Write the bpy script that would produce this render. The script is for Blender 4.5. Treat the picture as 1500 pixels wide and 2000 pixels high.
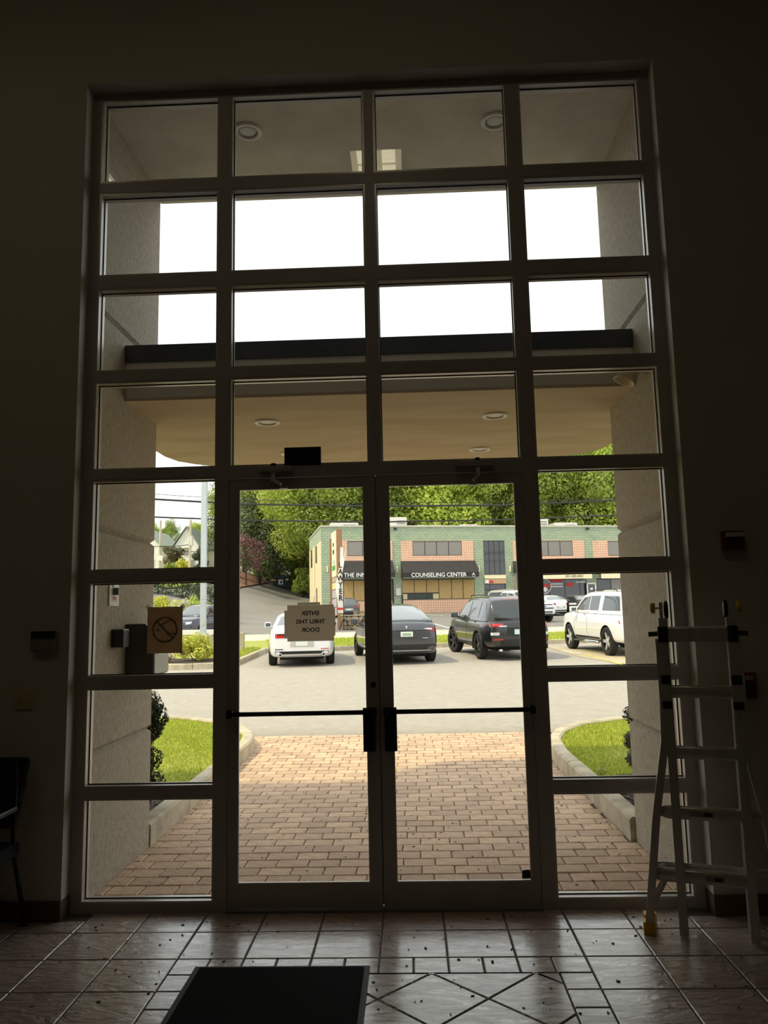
import bpy, bmesh, math, random
from math import sin, cos, pi, radians, sqrt, atan2
from mathutils import Vector, Matrix
from mathutils.bvhtree import BVHTree

for _o in list(bpy.data.objects):
    bpy.data.objects.remove(_o, do_unlink=True)
SC = bpy.context.scene
COL = SC.collection
RND = random.Random(7)

# ------------------------------------------------------------------ camera
cam_d = bpy.data.cameras.new('camera')
cam = bpy.data.objects.new('camera', cam_d)
COL.objects.link(cam)
SC.camera = cam
FPX = 1500.0                                   # focal length in pixels of the 1500 x 2000 frame
cam_d.sensor_fit = 'VERTICAL'
cam_d.sensor_height = 36.0
cam_d.lens = 36.0 * FPX / 2000.0
cam_d.clip_start = 0.05
cam_d.clip_end = 600
_yaw, _pit, _rol = radians(-1.8762), radians(7.6134), radians(-1.2308)
_f = Vector((sin(_yaw)*cos(_pit), cos(_yaw)*cos(_pit), sin(_pit)))
_r = Vector((cos(_yaw), -sin(_yaw), 0))
_u = _r.cross(_f)
_r2 = _r*cos(_rol) + _u*sin(_rol)
_u2 = -_r*sin(_rol) + _u*cos(_rol)
cam.matrix_world = Matrix(((_r2.x, _u2.x, -_f.x, 0.2061), (_r2.y, _u2.y, -_f.y, -4.7447), (_r2.z, _u2.z, -_f.z, 1.712), (0, 0, 0, 1)))

# ------------------------------------------------------------------ sky, sun, exposure
W = bpy.data.worlds.new('overcast_sky')
SC.world = W
W.use_nodes = True
_nt = W.node_tree
_nt.nodes.clear()
_out = _nt.nodes.new('ShaderNodeOutputWorld')
_bg = _nt.nodes.new('ShaderNodeBackground')
_tc = _nt.nodes.new('ShaderNodeTexCoord')
_mp = _nt.nodes.new('ShaderNodeMapping')
_mp.inputs['Scale'].default_value = (1.0, 1.0, 2.6)
_nz = _nt.nodes.new('ShaderNodeTexNoise')
_nz.inputs['Scale'].default_value = 2.2
_nz.inputs['Detail'].default_value = 5
_rp = _nt.nodes.new('ShaderNodeValToRGB')
_rp.color_ramp.elements[0].position = 0.32
_rp.color_ramp.elements[0].color = (0.86, 0.90, 0.96, 1)
_rp.color_ramp.elements[1].position = 0.62
_rp.color_ramp.elements[1].color = (1.0, 1.0, 1.0, 1)
_nt.links.new(_tc.outputs['Generated'], _mp.inputs['Vector'])
_nt.links.new(_mp.outputs['Vector'], _nz.inputs['Vector'])
_nt.links.new(_nz.outputs['Fac'], _rp.inputs['Fac'])
_nt.links.new(_rp.outputs['Color'], _bg.inputs['Color'])
_bg.inputs['Strength'].default_value = 1.6
_nt.links.new(_bg.outputs['Background'], _out.inputs['Surface'])

sun_d = bpy.data.lights.new('sun', 'SUN')
sun_d.energy = 3.0
sun_d.angle = radians(2.5)
sun_d.color = (1.0, 0.84, 0.52)
sun = bpy.data.objects.new('sun', sun_d)
COL.objects.link(sun)
_sd = Vector((2.2, 1.25, -3.5)).normalized()   # direction the hazy sunlight travels
sun.rotation_euler = _sd.to_track_quat('-Z', 'Y').to_euler()
sun.location = (-20, -12, 32)

SC.view_settings.view_transform = 'Standard'
SC.view_settings.look = 'None'
SC.view_settings.gamma = 1.0
SC.view_settings.use_curve_mapping = False
SC.view_settings.exposure = 0.30

# ------------------------------------------------------------------ materials
def lin(c):
    return tuple((v/255/12.92 if v/255 <= 0.04045 else ((v/255+0.055)/1.055)**2.4) for v in c)
MATS = {}
def mat(name, col, rough=0.6, metal=0.0, var=0.0, vscale=4.0, col2=None, bump=0.0, bscale=40.0, spec=0.5, coat=0.0, stretch=(1, 1, 1), island=0.0, emit=None, estr=0.0, trans=0.0, detail=4.0, rvar=0.0, nrough=0.5):
    """procedural material: col/col2 are sRGB 0-255 triples, var = how far a noise mixes col2 in, island = per piece variation"""
    if name in MATS:
        return MATS[name]
    m = bpy.data.materials.new(name)
    m.use_nodes = True
    nt = m.node_tree
    N, L = nt.nodes, nt.links
    b = N['Principled BSDF']
    b.inputs['Roughness'].default_value = rough
    b.inputs['Metallic'].default_value = metal
    b.inputs['Specular IOR Level'].default_value = spec
    b.inputs['Coat Weight'].default_value = coat
    b.inputs['Coat Roughness'].default_value = 0.05
    c1 = lin(col) + (1,)
    c2 = (lin(col2) if col2 else tuple(v*0.6 for v in c1[:3])) + (1,)
    b.inputs['Base Color'].default_value = c1
    src = None
    tc = N.new('ShaderNodeTexCoord')
    mp = N.new('ShaderNodeMapping')
    mp.inputs['Scale'].default_value = stretch
    L.new(tc.outputs['Object'], mp.inputs['Vector'])
    if var > 0:
        nz = N.new('ShaderNodeTexNoise')
        nz.inputs['Scale'].default_value = vscale
        nz.inputs['Detail'].default_value = detail
        nz.inputs['Roughness'].default_value = nrough
        L.new(mp.outputs['Vector'], nz.inputs['Vector'])
        mr = N.new('ShaderNodeMapRange')
        mr.inputs['From Min'].default_value = 0.35
        mr.inputs['From Max'].default_value = 0.68
        mr.inputs['To Max'].default_value = var
        L.new(nz.outputs['Fac'], mr.inputs['Value'])
        mx = N.new('ShaderNodeMix')
        mx.data_type = 'RGBA'
        mx.inputs['A'].default_value = c1
        mx.inputs['B'].default_value = c2
        L.new(mr.outputs['Result'], mx.inputs['Factor'])
        src = mx.outputs['Result']
        if rvar:
            r2 = N.new('ShaderNodeMapRange')
            r2.inputs['From Min'].default_value = 0.3
            r2.inputs['From Max'].default_value = 0.7
            r2.inputs['To Min'].default_value = rough - rvar
            r2.inputs['To Max'].default_value = rough + rvar
            L.new(nz.outputs['Fac'], r2.inputs['Value'])
            L.new(r2.outputs['Result'], b.inputs['Roughness'])
    if island > 0:
        ge = N.new('ShaderNodeNewGeometry')
        oi = N.new('ShaderNodeObjectInfo')
        ad = N.new('ShaderNodeMath'); ad.operation = 'ADD'
        L.new(ge.outputs['Random Per Island'], ad.inputs[0])
        L.new(oi.outputs['Random'], ad.inputs[1])
        fr = N.new('ShaderNodeMath'); fr.operation = 'FRACT'
        L.new(ad.outputs[0], fr.inputs[0])
        mx2 = N.new('ShaderNodeMix'); mx2.data_type = 'RGBA'
        mu = N.new('ShaderNodeMath'); mu.operation = 'MULTIPLY'
        mu.inputs[1].default_value = island
        L.new(fr.outputs[0], mu.inputs[0])
        L.new(mu.outputs[0], mx2.inputs['Factor'])
        if src:
            L.new(src, mx2.inputs['A'])
        else:
            mx2.inputs['A'].default_value = c1
        mx2.inputs['B'].default_value = c2
        src = mx2.outputs['Result']
    if src:
        L.new(src, b.inputs['Base Color'])
    if bump > 0:
        bz = N.new('ShaderNodeTexNoise')
        bz.inputs['Scale'].default_value = bscale
        bz.inputs['Detail'].default_value = 5
        L.new(mp.outputs['Vector'], bz.inputs['Vector'])
        bp = N.new('ShaderNodeBump')
        bp.inputs['Strength'].default_value = bump
        bp.inputs['Distance'].default_value = 0.02
        L.new(bz.outputs['Fac'], bp.inputs['Height'])
        L.new(bp.outputs['Normal'], b.inputs['Normal'])
    if emit:
        b.inputs['Emission Color'].default_value = lin(emit) + (1,)
        b.inputs['Emission Strength'].default_value = estr
    if trans > 0:                       # thin translucent sheet or leaf
        tr = N.new('ShaderNodeBsdfTranslucent')
        if src: L.new(src, tr.inputs['Color'])
        else: tr.inputs['Color'].default_value = c1
        ms = N.new('ShaderNodeMixShader')
        ms.inputs['Fac'].default_value = trans
        L.new(b.outputs['BSDF'], ms.inputs[1])
        L.new(tr.outputs['BSDF'], ms.inputs[2])
        L.new(ms.outputs['Shader'], N['Material Output'].inputs['Surface'])
    MATS[name] = m
    return m

def glass_mat(name, tint=(0.93, 0.95, 0.93), f0=0.045, dirt=0.02):
    m = bpy.data.materials.new(name)
    m.use_nodes = True
    nt = m.node_tree
    N, L = nt.nodes, nt.links
    N.remove(N['Principled BSDF'])
    lw = N.new('ShaderNodeLayerWeight'); lw.inputs['Blend'].default_value = 0.5
    pw = N.new('ShaderNodeMath'); pw.operation = 'POWER'; pw.inputs[1].default_value = 5
    L.new(lw.outputs['Facing'], pw.inputs[0])
    ma = N.new('ShaderNodeMath'); ma.operation = 'MULTIPLY_ADD'
    ma.inputs[1].default_value = 1 - f0; ma.inputs[2].default_value = f0
    L.new(pw.outputs[0], ma.inputs[0])
    tr = N.new('ShaderNodeBsdfTransparent'); tr.inputs['Color'].default_value = tint + (1,)
    gl = N.new('ShaderNodeBsdfGlossy'); gl.inputs['Roughness'].default_value = 0.0
    ms = N.new('ShaderNodeMixShader')
    L.new(ma.outputs[0], ms.inputs['Fac'])
    L.new(tr.outputs[0], ms.inputs[1])
    L.new(gl.outputs[0], ms.inputs[2])
    L.new(ms.outputs[0], N['Material Output'].inputs['Surface'])
    return m

# ------------------------------------------------------------------ mesh helpers
class MB:
    def __init__(s):
        s.v = []; s.f = []; s.mi = []
    def add(s, vs, fs, mi=0):
        o = len(s.v)
        s.v += [tuple(v) for v in vs]
        s.f += [tuple(i+o for i in f) for f in fs]
        s.mi += [mi]*len(fs)
        return s
    def box(s, x0, x1, y0, y1, z0, z1, mi=0, M=None):
        vs = [Vector(p) for p in ((x0,y0,z0),(x1,y0,z0),(x1,y1,z0),(x0,y1,z0),(x0,y0,z1),(x1,y0,z1),(x1,y1,z1),(x0,y1,z1))]
        if M: vs = [M @ v for v in vs]
        return s.add(vs, ((0,3,2,1),(4,5,6,7),(0,1,5,4),(1,2,6,5),(2,3,7,6),(3,0,4,7)), mi)
    def cbox(s, x0, x1, y0, y1, z0, z1, c=0.01, mi=0, M=None):
        """box with chamfered vertical and top edges"""
        def ring(d, z): return [(x0+d,y0+c+0,z),(x0+c,y0+d,z),(x1-c,y0+d,z),(x1-d,y0+c,z),(x1-d,y1-c,z),(x1-c,y1-d,z),(x0+c,y1-d,z),(x0+d,y1-c,z)]
        rs = [ring(0,z0), ring(0,z1-c), ring(c*0.6,z1)]
        vs = [Vector(p) for r in rs for p in r]
        if M: vs = [M @ v for v in vs]
        fs = [tuple(range(7,-1,-1)), tuple(range(16,24))]
        for k in range(2):
            for i in range(8):
                j = (i+1) % 8
                fs.append((k*8+i, k*8+j, k*8+8+j, k*8+8+i))
        return s.add(vs, fs, mi)
    def prism(s, poly, z0, z1, mi=0, M=None):
        n = len(poly)
        vs = [Vector((p[0],p[1],z0)) for p in poly] + [Vector((p[0],p[1],z1)) for p in poly]
        if M: vs = [M @ v for v in vs]
        fs = [tuple(range(n-1,-1,-1)), tuple(range(n,2*n))] + [(i,(i+1)%n,n+(i+1)%n,n+i) for i in range(n)]
        return s.add(vs, fs, mi)
    def tube(s, pts, r, n=8, mi=0, cap=True, closed=False):
        pts = [Vector(p) for p in pts]
        rr = r if isinstance(r, (list, tuple)) else [r]*len(pts)
        rings = []
        up = None
        m = len(pts)
        for i, p in enumerate(pts):
            if closed: t = pts[(i+1) % m] - pts[i-1]
            else: t = pts[min(i+1, m-1)] - pts[max(i-1, 0)]
            t.normalize()
            if up is None:
                up = Vector((0,0,1)) if abs(t.z) < 0.9 else Vector((1,0,0))
            a = t.cross(up).normalized()
            up = a.cross(t).normalized()
            rings.append([p + (a*cos(2*pi*k/n) + up*sin(2*pi*k/n))*rr[i] for k in range(n)])
        vs = [v for r_ in rings for v in r_]
        fs = []
        for i in range(m if closed else m-1):
            j = (i+1) % m
            for k in range(n):
                l = (k+1) % n
                fs.append((i*n+k, i*n+l, j*n+l, j*n+k))
        if cap and not closed:
            fs.append(tuple(range(n-1,-1,-1)))
            fs.append(tuple((m-1)*n+k for k in range(n)))
        return s.add(vs, fs, mi)
    def cyl(s, p0, p1, r, n=16, mi=0, r1=None):
        return s.tube([p0, p1], [r, r if r1 is None else r1], n, mi)
    def lathe(s, prof, n=24, M=None, mi=0, closed=False):
        """prof = (radius, height) pairs turned about z"""
        m = len(prof)
        vs = [Vector((r*cos(2*pi*k/n), r*sin(2*pi*k/n), h)) for r, h in prof for k in range(n)]
        if M: vs = [M @ v for v in vs]
        fs = []
        for i in range(m if closed else m-1):
            j = (i+1) % m
            for k in range(n):
                l = (k+1) % n
                fs.append((i*n+k, i*n+l, j*n+l, j*n+k))
        if not closed:
            fs.append(tuple(range(n-1,-1,-1))); fs.append(tuple((m-1)*n+k for k in range(n)))
        return s.add(vs, fs, mi)
    def bar(s, p0, p1, w, h, up=(0,0,1), mi=0):
        """rectangular bar from p0 to p1, w across, h along up"""
        p0, p1 = Vector(p0), Vector(p1)
        t = (p1-p0).normalized()
        a = t.cross(Vector(up)).normalized()
        b = a.cross(t).normalized()
        vs = []
        for p in (p0, p1):
            for sx, sy in ((-1,-1),(1,-1),(1,1),(-1,1)):
                vs.append(p + a*sx*w/2 + b*sy*h/2)
        return s.add(vs, ((0,1,2,3),(7,6,5,4),(0,4,5,1),(1,5,6,2),(2,6,7,3),(3,7,4,0)), mi)
    def grid(s, P, mi=0):
        """P = rows of points"""
        n, m = len(P), len(P[0])
        vs = [p for r_ in P for p in r_]
        return s.add(vs, [(i*m+j, i*m+j+1, (i+1)*m+j+1, (i+1)*m+j) for i in range(n-1) for j in range(m-1)], mi)
    def mesh(s, name):
        me = bpy.data.meshes.new(name)
        me.from_pydata(s.v, [], s.f)
        if any(s.mi):
            me.polygons.foreach_set('material_index', s.mi)
        me.update()
        return me
    def build(s, name, m, parent=None, smooth=False, fix=True):
        me = s.mesh(name)
        if fix:
            bm = bmesh.new(); bm.from_mesh(me)
            bmesh.ops.recalc_face_normals(bm, faces=bm.faces)
            bm.to_mesh(me); bm.free()
        return mkobj(name, me, m, parent, smooth)

def mkobj(name, me, m, parent=None, smooth=False):
    for x in (m if isinstance(m, (list, tuple)) else [m]):
        me.materials.append(x)
    if smooth:
        me.polygons.foreach_set('use_smooth', [True]*len(me.polygons))
    o = bpy.data.objects.new(name, me)
    COL.objects.link(o)
    if parent: o.parent = parent
    return o
def autosmooth(o, deg=35):
    me = o.data
    me.polygons.foreach_set('use_smooth', [True]*len(me.polygons))
    me.set_sharp_from_angle(angle=radians(deg))
    return o
def tag(o, label, cat, group=None):
    o['label'] = label; o['category'] = cat
    if group: o['group'] = group
    return o
def thing(name, label, cat, loc=(0,0,0), rz=0.0, group=None):
    o = bpy.data.objects.new(name, None)
    COL.objects.link(o)
    o.empty_display_size = 0.1
    o.location = loc; o.rotation_euler = (0,0,rz)
    return tag(o, label, cat, group)
def struct(o, label=None):
    o['kind'] = 'structure'
    if label: o['label'] = label
    return o
def stuff(o):
    o['kind'] = 'stuff'
    return o
def empty_struct(name, loc=(0,0,0), rz=0):
    o = bpy.data.objects.new(name, None); COL.objects.link(o); o.location = loc; o.rotation_euler = (0,0,rz)
    o.empty_display_size = 0.1
    return struct(o)
def dup(o, parent=None):
    c = o.copy(); COL.objects.link(c)
    if parent: c.parent = parent
    for ch in list(o.children):
        dup(ch, c)
    return c
def text_mesh(txt, size, ext=0.002, bold=0.0, sx=1.0):
    cu = bpy.data.curves.new('lettering', 'FONT')
    cu.body = txt; cu.size = size; cu.extrude = ext; cu.offset = bold
    cu.align_x = 'CENTER'; cu.align_y = 'CENTER'
    cu.resolution_u = 3
    o = bpy.data.objects.new('lettering', cu); COL.objects.link(o)
    dg = bpy.context.evaluated_depsgraph_get()
    me = bpy.data.meshes.new_from_object(o.evaluated_get(dg))
    bpy.data.objects.remove(o, do_unlink=True)
    bpy.data.curves.remove(cu)
    if sx != 1.0: me.transform(Matrix.Diagonal((sx,1,1,1)))
    return me
def text_obj(name, txt, size, m, M, parent=None, ext=0.002, bold=0.0, sx=1.0):
    me = text_mesh(txt, size, ext, bold, sx)
    me.transform(M)
    me.name = name
    me.materials.clear()
    return mkobj(name, me, m, parent)
FACE_S = Matrix(((1,0,0,0),(0,0,-1,0),(0,1,0,0),(0,0,0,1)))       # text plane standing up, read from -y

# terrain: flat at the door, then the lot climbs gently; the streets beyond are turned 12.4 degrees
def fz(t):
    if t < 4: return 0.0
    if t < 38: return (t-4)*0.0265
    if t < 59: return 0.901 + (t-38)*0.040
    return 1.741 + (t-59)*0.073
def sstep(a, b, x):
    s = min(1, max(0, (x-a)/(b-a)))
    return s*s*(3-2*s)
def tz(x, y):
    z = fz(y - 0.22*x*sstep(10, 30, y))
    z += 2.6*sstep(-11, -22, x)*sstep(36, 60, y)
    return z
SA = radians(12.4)
def site(u, v, O=(-6.35, 58.0)):
    return (O[0] + u*cos(SA) - v*sin(SA), O[1] + u*sin(SA) + v*cos(SA))
# ================================================================== ROOM SHELL
m_wall = mat('painted_wall', (194,185,171), 0.75, var=0.25, vscale=1.5, col2=(184,175,161), bump=0.05, bscale=120)
m_base = mat('baseboard_wood', (92,66,44), 0.5, var=0.5, vscale=6, col2=(70,48,32), stretch=(1,6,6))
m_ceil = mat('ceiling_tile', (196,188,172), 0.85, var=0.3, vscale=3, col2=(180,172,158))
m_grout = mat('floor_grout', (92,82,72), 0.9, var=0.4, vscale=20)
m_bronze = mat('bronze_aluminium', (180,171,166), 0.42, 0.0, var=0.35, vscale=2.0, col2=(164,156,151), stretch=(1,1,0.3))
m_stop = mat('glazing_stop', (196,188,178), 0.30, 0.15)  # paler than the frame: daylight along the mullion returns put into the colour
m_gasket = mat('black_gasket', (16,16,16), 0.7)
m_glass = glass_mat('window_glass')
m_stucco = mat('stucco', (184,173,154), 0.92, var=0.7, vscale=38, col2=(130,120,102), bump=0.6, bscale=90, stretch=(1,1,0.5), detail=8, nrough=0.65)
m_soffit = mat('soffit_plaster', (214,204,186), 0.9, var=0.6, vscale=3, col2=(184,174,156), bump=0.25, bscale=60)
m_soffit2 = mat('canopy_plaster', (190,172,146), 0.9, var=0.6, vscale=2.5, col2=(168,146,116), bump=0.25, bscale=40, stretch=(0.5,1.6,1))
m_flash = mat('dark_flashing', (58,61,68), 0.45, 0.3, var=0.5, vscale=30, col2=(80,82,88), bump=0.1)
m_fascia = mat('fascia_metal', (208,200,186), 0.6, 0.1, var=0.3, vscale=2)
m_white = mat('white_paint', (225,222,214), 0.5)
m_black = mat('black_plastic', (14,14,15), 0.4)

b = MB()
b.box(-5.2,-1.866,-0.11,0.115,0,6.5); b.box(1.866,5.2,-0.11,0.115,0,6.5); b.box(-1.866,1.866,-0.11,0.115,5.268,6.5)
struct(b.build('wall_front', m_wall))
struct(MB().box(-5.4,-5.2,-12,0.115,-0.1,6.5).build('wall_left', m_wall))
struct(MB().box(5.2,5.4,-12,0.115,-0.1,6.5).build('wall_right', m_wall))
struct(MB().box(-5.4,5.4,-12.2,-12,-0.1,6.5).build('wall_back', m_wall))
struct(MB().box(-5.4,5.4,-12.2,0.115,6.5,6.7).build('ceiling', m_ceil))
b = MB(); b.box(-5.2,-1.872,-0.128,-0.11,0,0.11); b.box(-1.872,-1.86,-0.128,-0.002,0,0.11)
struct(b.build('baseboard_left', m_base))
b = MB(); b.box(1.872,5.2,-0.128,-0.11,0,0.11); b.box(1.86,1.872,-0.128,-0.002,0,0.11)
struct(b.build('baseboard_right', m_base))

# ------------------------------------------------------------------ floor of slate-look tiles
floor = struct(MB().box(-5.2,5.2,-12,0.02,-0.1,-0.004).build('floor', m_grout))
def tile_mat():
    m = mat('slate_tile', (206,186,174), 0.28, var=0.6, vscale=3.5, col2=(156,136,124), island=0.3, rvar=0.06, spec=1.0, coat=1.0)
    m.node_tree.nodes['Principled BSDF'].inputs['Coat Roughness'].default_value = 0.2
    nt = m.node_tree; N, L = nt.nodes, nt.links
    tc = N.new('ShaderNodeTexCoord')
    oi = N.new('ShaderNodeObjectInfo')
    va = N.new('ShaderNodeVectorMath'); va.operation = 'ADD'
    L.new(tc.outputs['Object'], va.inputs[0]); L.new(oi.outputs['Location'], va.inputs[1])
    rot = N.new('ShaderNodeMapping'); rot.inputs['Rotation'].default_value = (0,0,0.6); rot.inputs['Scale'].default_value = (1.0, 2.4, 1)
    L.new(va.outputs[0], rot.inputs['Vector'])
    n1 = N.new('ShaderNodeTexNoise'); n1.inputs['Scale'].default_value = 7; n1.inputs['Detail'].default_value = 7; n1.inputs['Distortion'].default_value = 1.3
    L.new(rot.outputs[0], n1.inputs['Vector'])
    # stepped cleft: ridged bands like split slate
    mu = N.new('ShaderNodeMath'); mu.operation = 'MULTIPLY'; mu.inputs[1].default_value = 6
    L.new(n1.outputs['Fac'], mu.inputs[0])
    fl = N.new('ShaderNodeMath'); fl.operation = 'FLOOR'; L.new(mu.outputs[0], fl.inputs[0])
    ad = N.new('ShaderNodeMath'); ad.operation = 'MULTIPLY_ADD'; ad.inputs[1].default_value = 0.35
    L.new(fl.outputs[0], ad.inputs[0]); L.new(n1.outputs['Fac'], ad.inputs[2])
    bp = N.new('ShaderNodeBump'); bp.inputs['Strength'].default_value = 1.0; bp.inputs['Distance'].default_value = 0.02
    L.new(ad.outputs[0], bp.inputs['Height'])
    L.new(bp.outputs['Normal'], N['Principled BSDF'].inputs['Normal'])
    return m
m_tile = tile_mat()
TS = 0.343
def poly_tile(poly, g=0.004, name='floor_tile'):
    """bevelled slab from a convex polygon, origin at its centre"""
    cx = sum(p[0] for p in poly)/len(poly); cy = sum(p[1] for p in poly)/len(poly)
    P = [Vector((p[0]-cx, p[1]-cy)) for p in poly]
    def inset(d):
        n = len(P); out = []
        for i in range(n):
            a, q, c = P[i-1], P[i], P[(i+1) % n]
            e1 = (q-a).normalized(); e2 = (c-q).normalized()
            n1 = Vector((-e1.y, e1.x)); n2 = Vector((-e2.y, e2.x))
            k = 1 + n1.dot(n2)
            out.append(q + (n1+n2)*(d/k))
        return out
    n = len(P)
    r0, r1, r2 = inset(g), inset(g), inset(g+0.004)
    vs = [(p.x,p.y,-0.02) for p in r0] + [(p.x,p.y,-0.004) for p in r1] + [(p.x,p.y,0) for p in r2]
    fs = [tuple(range(2*n,3*n))] + [(k*n+i, k*n+(i+1)%n, (k+1)*n+(i+1)%n, (k+1)*n+i) for k in range(2) for i in range(n)]
    me = bpy.data.meshes.new(name); me.from_pydata(vs, [], fs); me.update()
    o = mkobj(name, me, m_tile, floor)
    o.location = (cx, cy, RND.uniform(-0.0006, 0.0006))
    return o
def clip(poly, x0, x1, y0, y1):
    def cut(P, ins, inter):
        out = []
        for i in range(len(P)):
            a, q = P[i-1], P[i]
            if ins(q):
                if not ins(a): out.append(inter(a, q))
                out.append(q)
            elif ins(a): out.append(inter(a, q))
        return out
    def ix(v): return lambda a, q: (v, a[1]+(q[1]-a[1])*(v-a[0])/(q[0]-a[0]))
    def iy(v): return lambda a, q: (a[0]+(q[0]-a[0])*(v-a[1])/(q[1]-a[1]), v)
    for ins, it in ((lambda p: p[0] >= x0, ix(x0)), (lambda p: p[0] <= x1, ix(x1)), (lambda p: p[1] >= y0, iy(y0)), (lambda p: p[1] <= y1, iy(y1))):
        if len(poly) < 3: return []
        poly = cut(poly, ins, it)
    return poly
def area(P): return abs(sum(P[i-1][0]*P[i][1]-P[i][0]*P[i-1][1] for i in range(len(P))))/2
def rect(x0, x1, y0, y1): return [(x0,y0),(x1,y0),(x1,y1),(x0,y1)]
ROWS = [0.0, -0.283, -0.617, -0.957, -1.30, -1.643, -1.986]
IX0, IX1, IY1 = -0.86, 0.870, -0.790          # inner field with the diagonal tiles
OX0, OX1, OY1 = -1.029, 1.029, -0.617         # outside of the half-tile border
for r in range(len(ROWS)-1):
    y1, y0 = ROWS[r], ROWS[r+1]
    for k in range(-8, 8):
        x0, x1 = k*TS, (k+1)*TS
        if y1 <= OY1+0.01 and x0 >= OX0-0.01 and x1 <= OX1+0.01:
            continue
        if r == 0 and (x0 < -1.86 or x1 > 1.86):
            if x1 < -1.8 or x0 > 1.8: y1c = -0.112
            else: y1c = -0.112 if (x0+x1)/2 < -1.86 or (x0+x1)/2 > 1.86 else 0.0
            poly_tile(rect(x0, x1, y0, y1c)); continue
        if abs((x0+x1)/2) > 2.8: continue
        poly_tile(rect(x0, x1, y0, y1))
hx = (OX1-OX0)/12
for i in range(12):
    poly_tile(rect(OX0+i*hx, OX0+(i+1)*hx, IY1, OY1))
for j in range(7):
    poly_tile(rect(OX0, IX0, IY1-(j+1)*0.165, IY1-j*0.165))
    poly_tile(rect(IX1, OX1, IY1-(j+1)*0.165, IY1-j*0.165))
dg_ = 0.2485
for i in range(-5, 7):
    for j in range(0, 6):
        if (i+j) % 2: continue
        cx, cy = 0.009 + i*dg_, IY1 - j*dg_
        P = clip([(cx-dg_,cy),(cx,cy-dg_),(cx+dg_,cy),(cx,cy+dg_)], IX0, IX1, IY1-1.155, IY1)
        if len(P) >= 3 and area(P) > 0.004: poly_tile(P)

# ------------------------------------------------------------------ glazed storefront
FX = [(-1.806,-1.002),(-0.928,-0.029),(0.031,0.925),(1.003,1.806)]
FZ = [(4.619,5.221),(3.958,4.545),(3.306,3.875),(2.657,3.243),(2.013,2.599),(1.362,1.954),(0.708,1.305),(0.050,0.652)]
win = empty_struct('window_1')
def mullion(name, x0, x1, z0, z1, y0=0.0, y1=0.115):
    return MB().box(x0,x1,y0,y1,z0,z1).build(name, m_bronze, win)
mullion('jamb', -1.866, -1.806, 0, 5.268); mullion('jamb', 1.806, 1.866, 0, 5.268)
mullion('vertical_mullion', -1.002, -0.928, 0, 5.268)
mullion('vertical_mullion', 0.925, 1.003, 0, 5.268)
mullion('vertical_mullion', -0.029, 0.031, 2.657, 5.268)
for c, (x0, x1) in enumerate(FX):
    mullion('head', x0, x1, 5.221, 5.268)
    n = 8 if c in (0, 3) else 4
    for r in range(n):
        zb, zt = FZ[r]
        if r < n-1:
            mullion('horizontal_mullion', x0, x1, FZ[r+1][1], zb)
        elif n == 8:
            mullion('sill', x0, x1, 0, zb)
        g = 0.014
        # glazing stops stand back from the room face of the mullions
        s = MB()
        for a in ((x0,x0+g,zb,zt),(x1-g,x1,zb,zt)): s.box(a[0],a[1],0.003,0.050,a[2],a[3]); s.box(a[0],a[1],0.064,0.100,a[2],a[3])
        for a in ((x0+g,x1-g,zb,zb+g),(x0+g,x1-g,zt-g,zt)): s.box(a[0],a[1],0.003,0.050,a[2],a[3]); s.box(a[0],a[1],0.064,0.100,a[2],a[3])
        s.build('glazing_stop', m_stop, win)
        s = MB()
        for a in ((x0+g*0.5,x0+g+0.006,zb+g*.5,zt-g*.5),(x1-g-0.006,x1-g*0.5,zb+g*.5,zt-g*.5),(x0+g,x1-g,zb+g*.5,zb+g+0.006),(x0+g,x1-g,zt-g-0.006,zt-g*.5)):
            s.box(a[0],a[1],0.0505,0.0535,a[2],a[3])
        s.build('gasket', m_gasket, win)
        MB().box(x0+g*0.6, x1-g*0.6, 0.054, 0.060, zb+g*0.6, zt-g*0.6).build('pane', m_glass, win)
MB().box(-0.928,0.925,0.0,0.115,2.584,2.657).build('transom_bar', m_bronze, win)
MB().box(-0.928,0.925,-0.03,0.14,0,0.012).build('threshold', mat('threshold_metal',(150,146,138),0.35,0.8,var=0.4,vscale=10,stretch=(1,8,1)), win)

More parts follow.
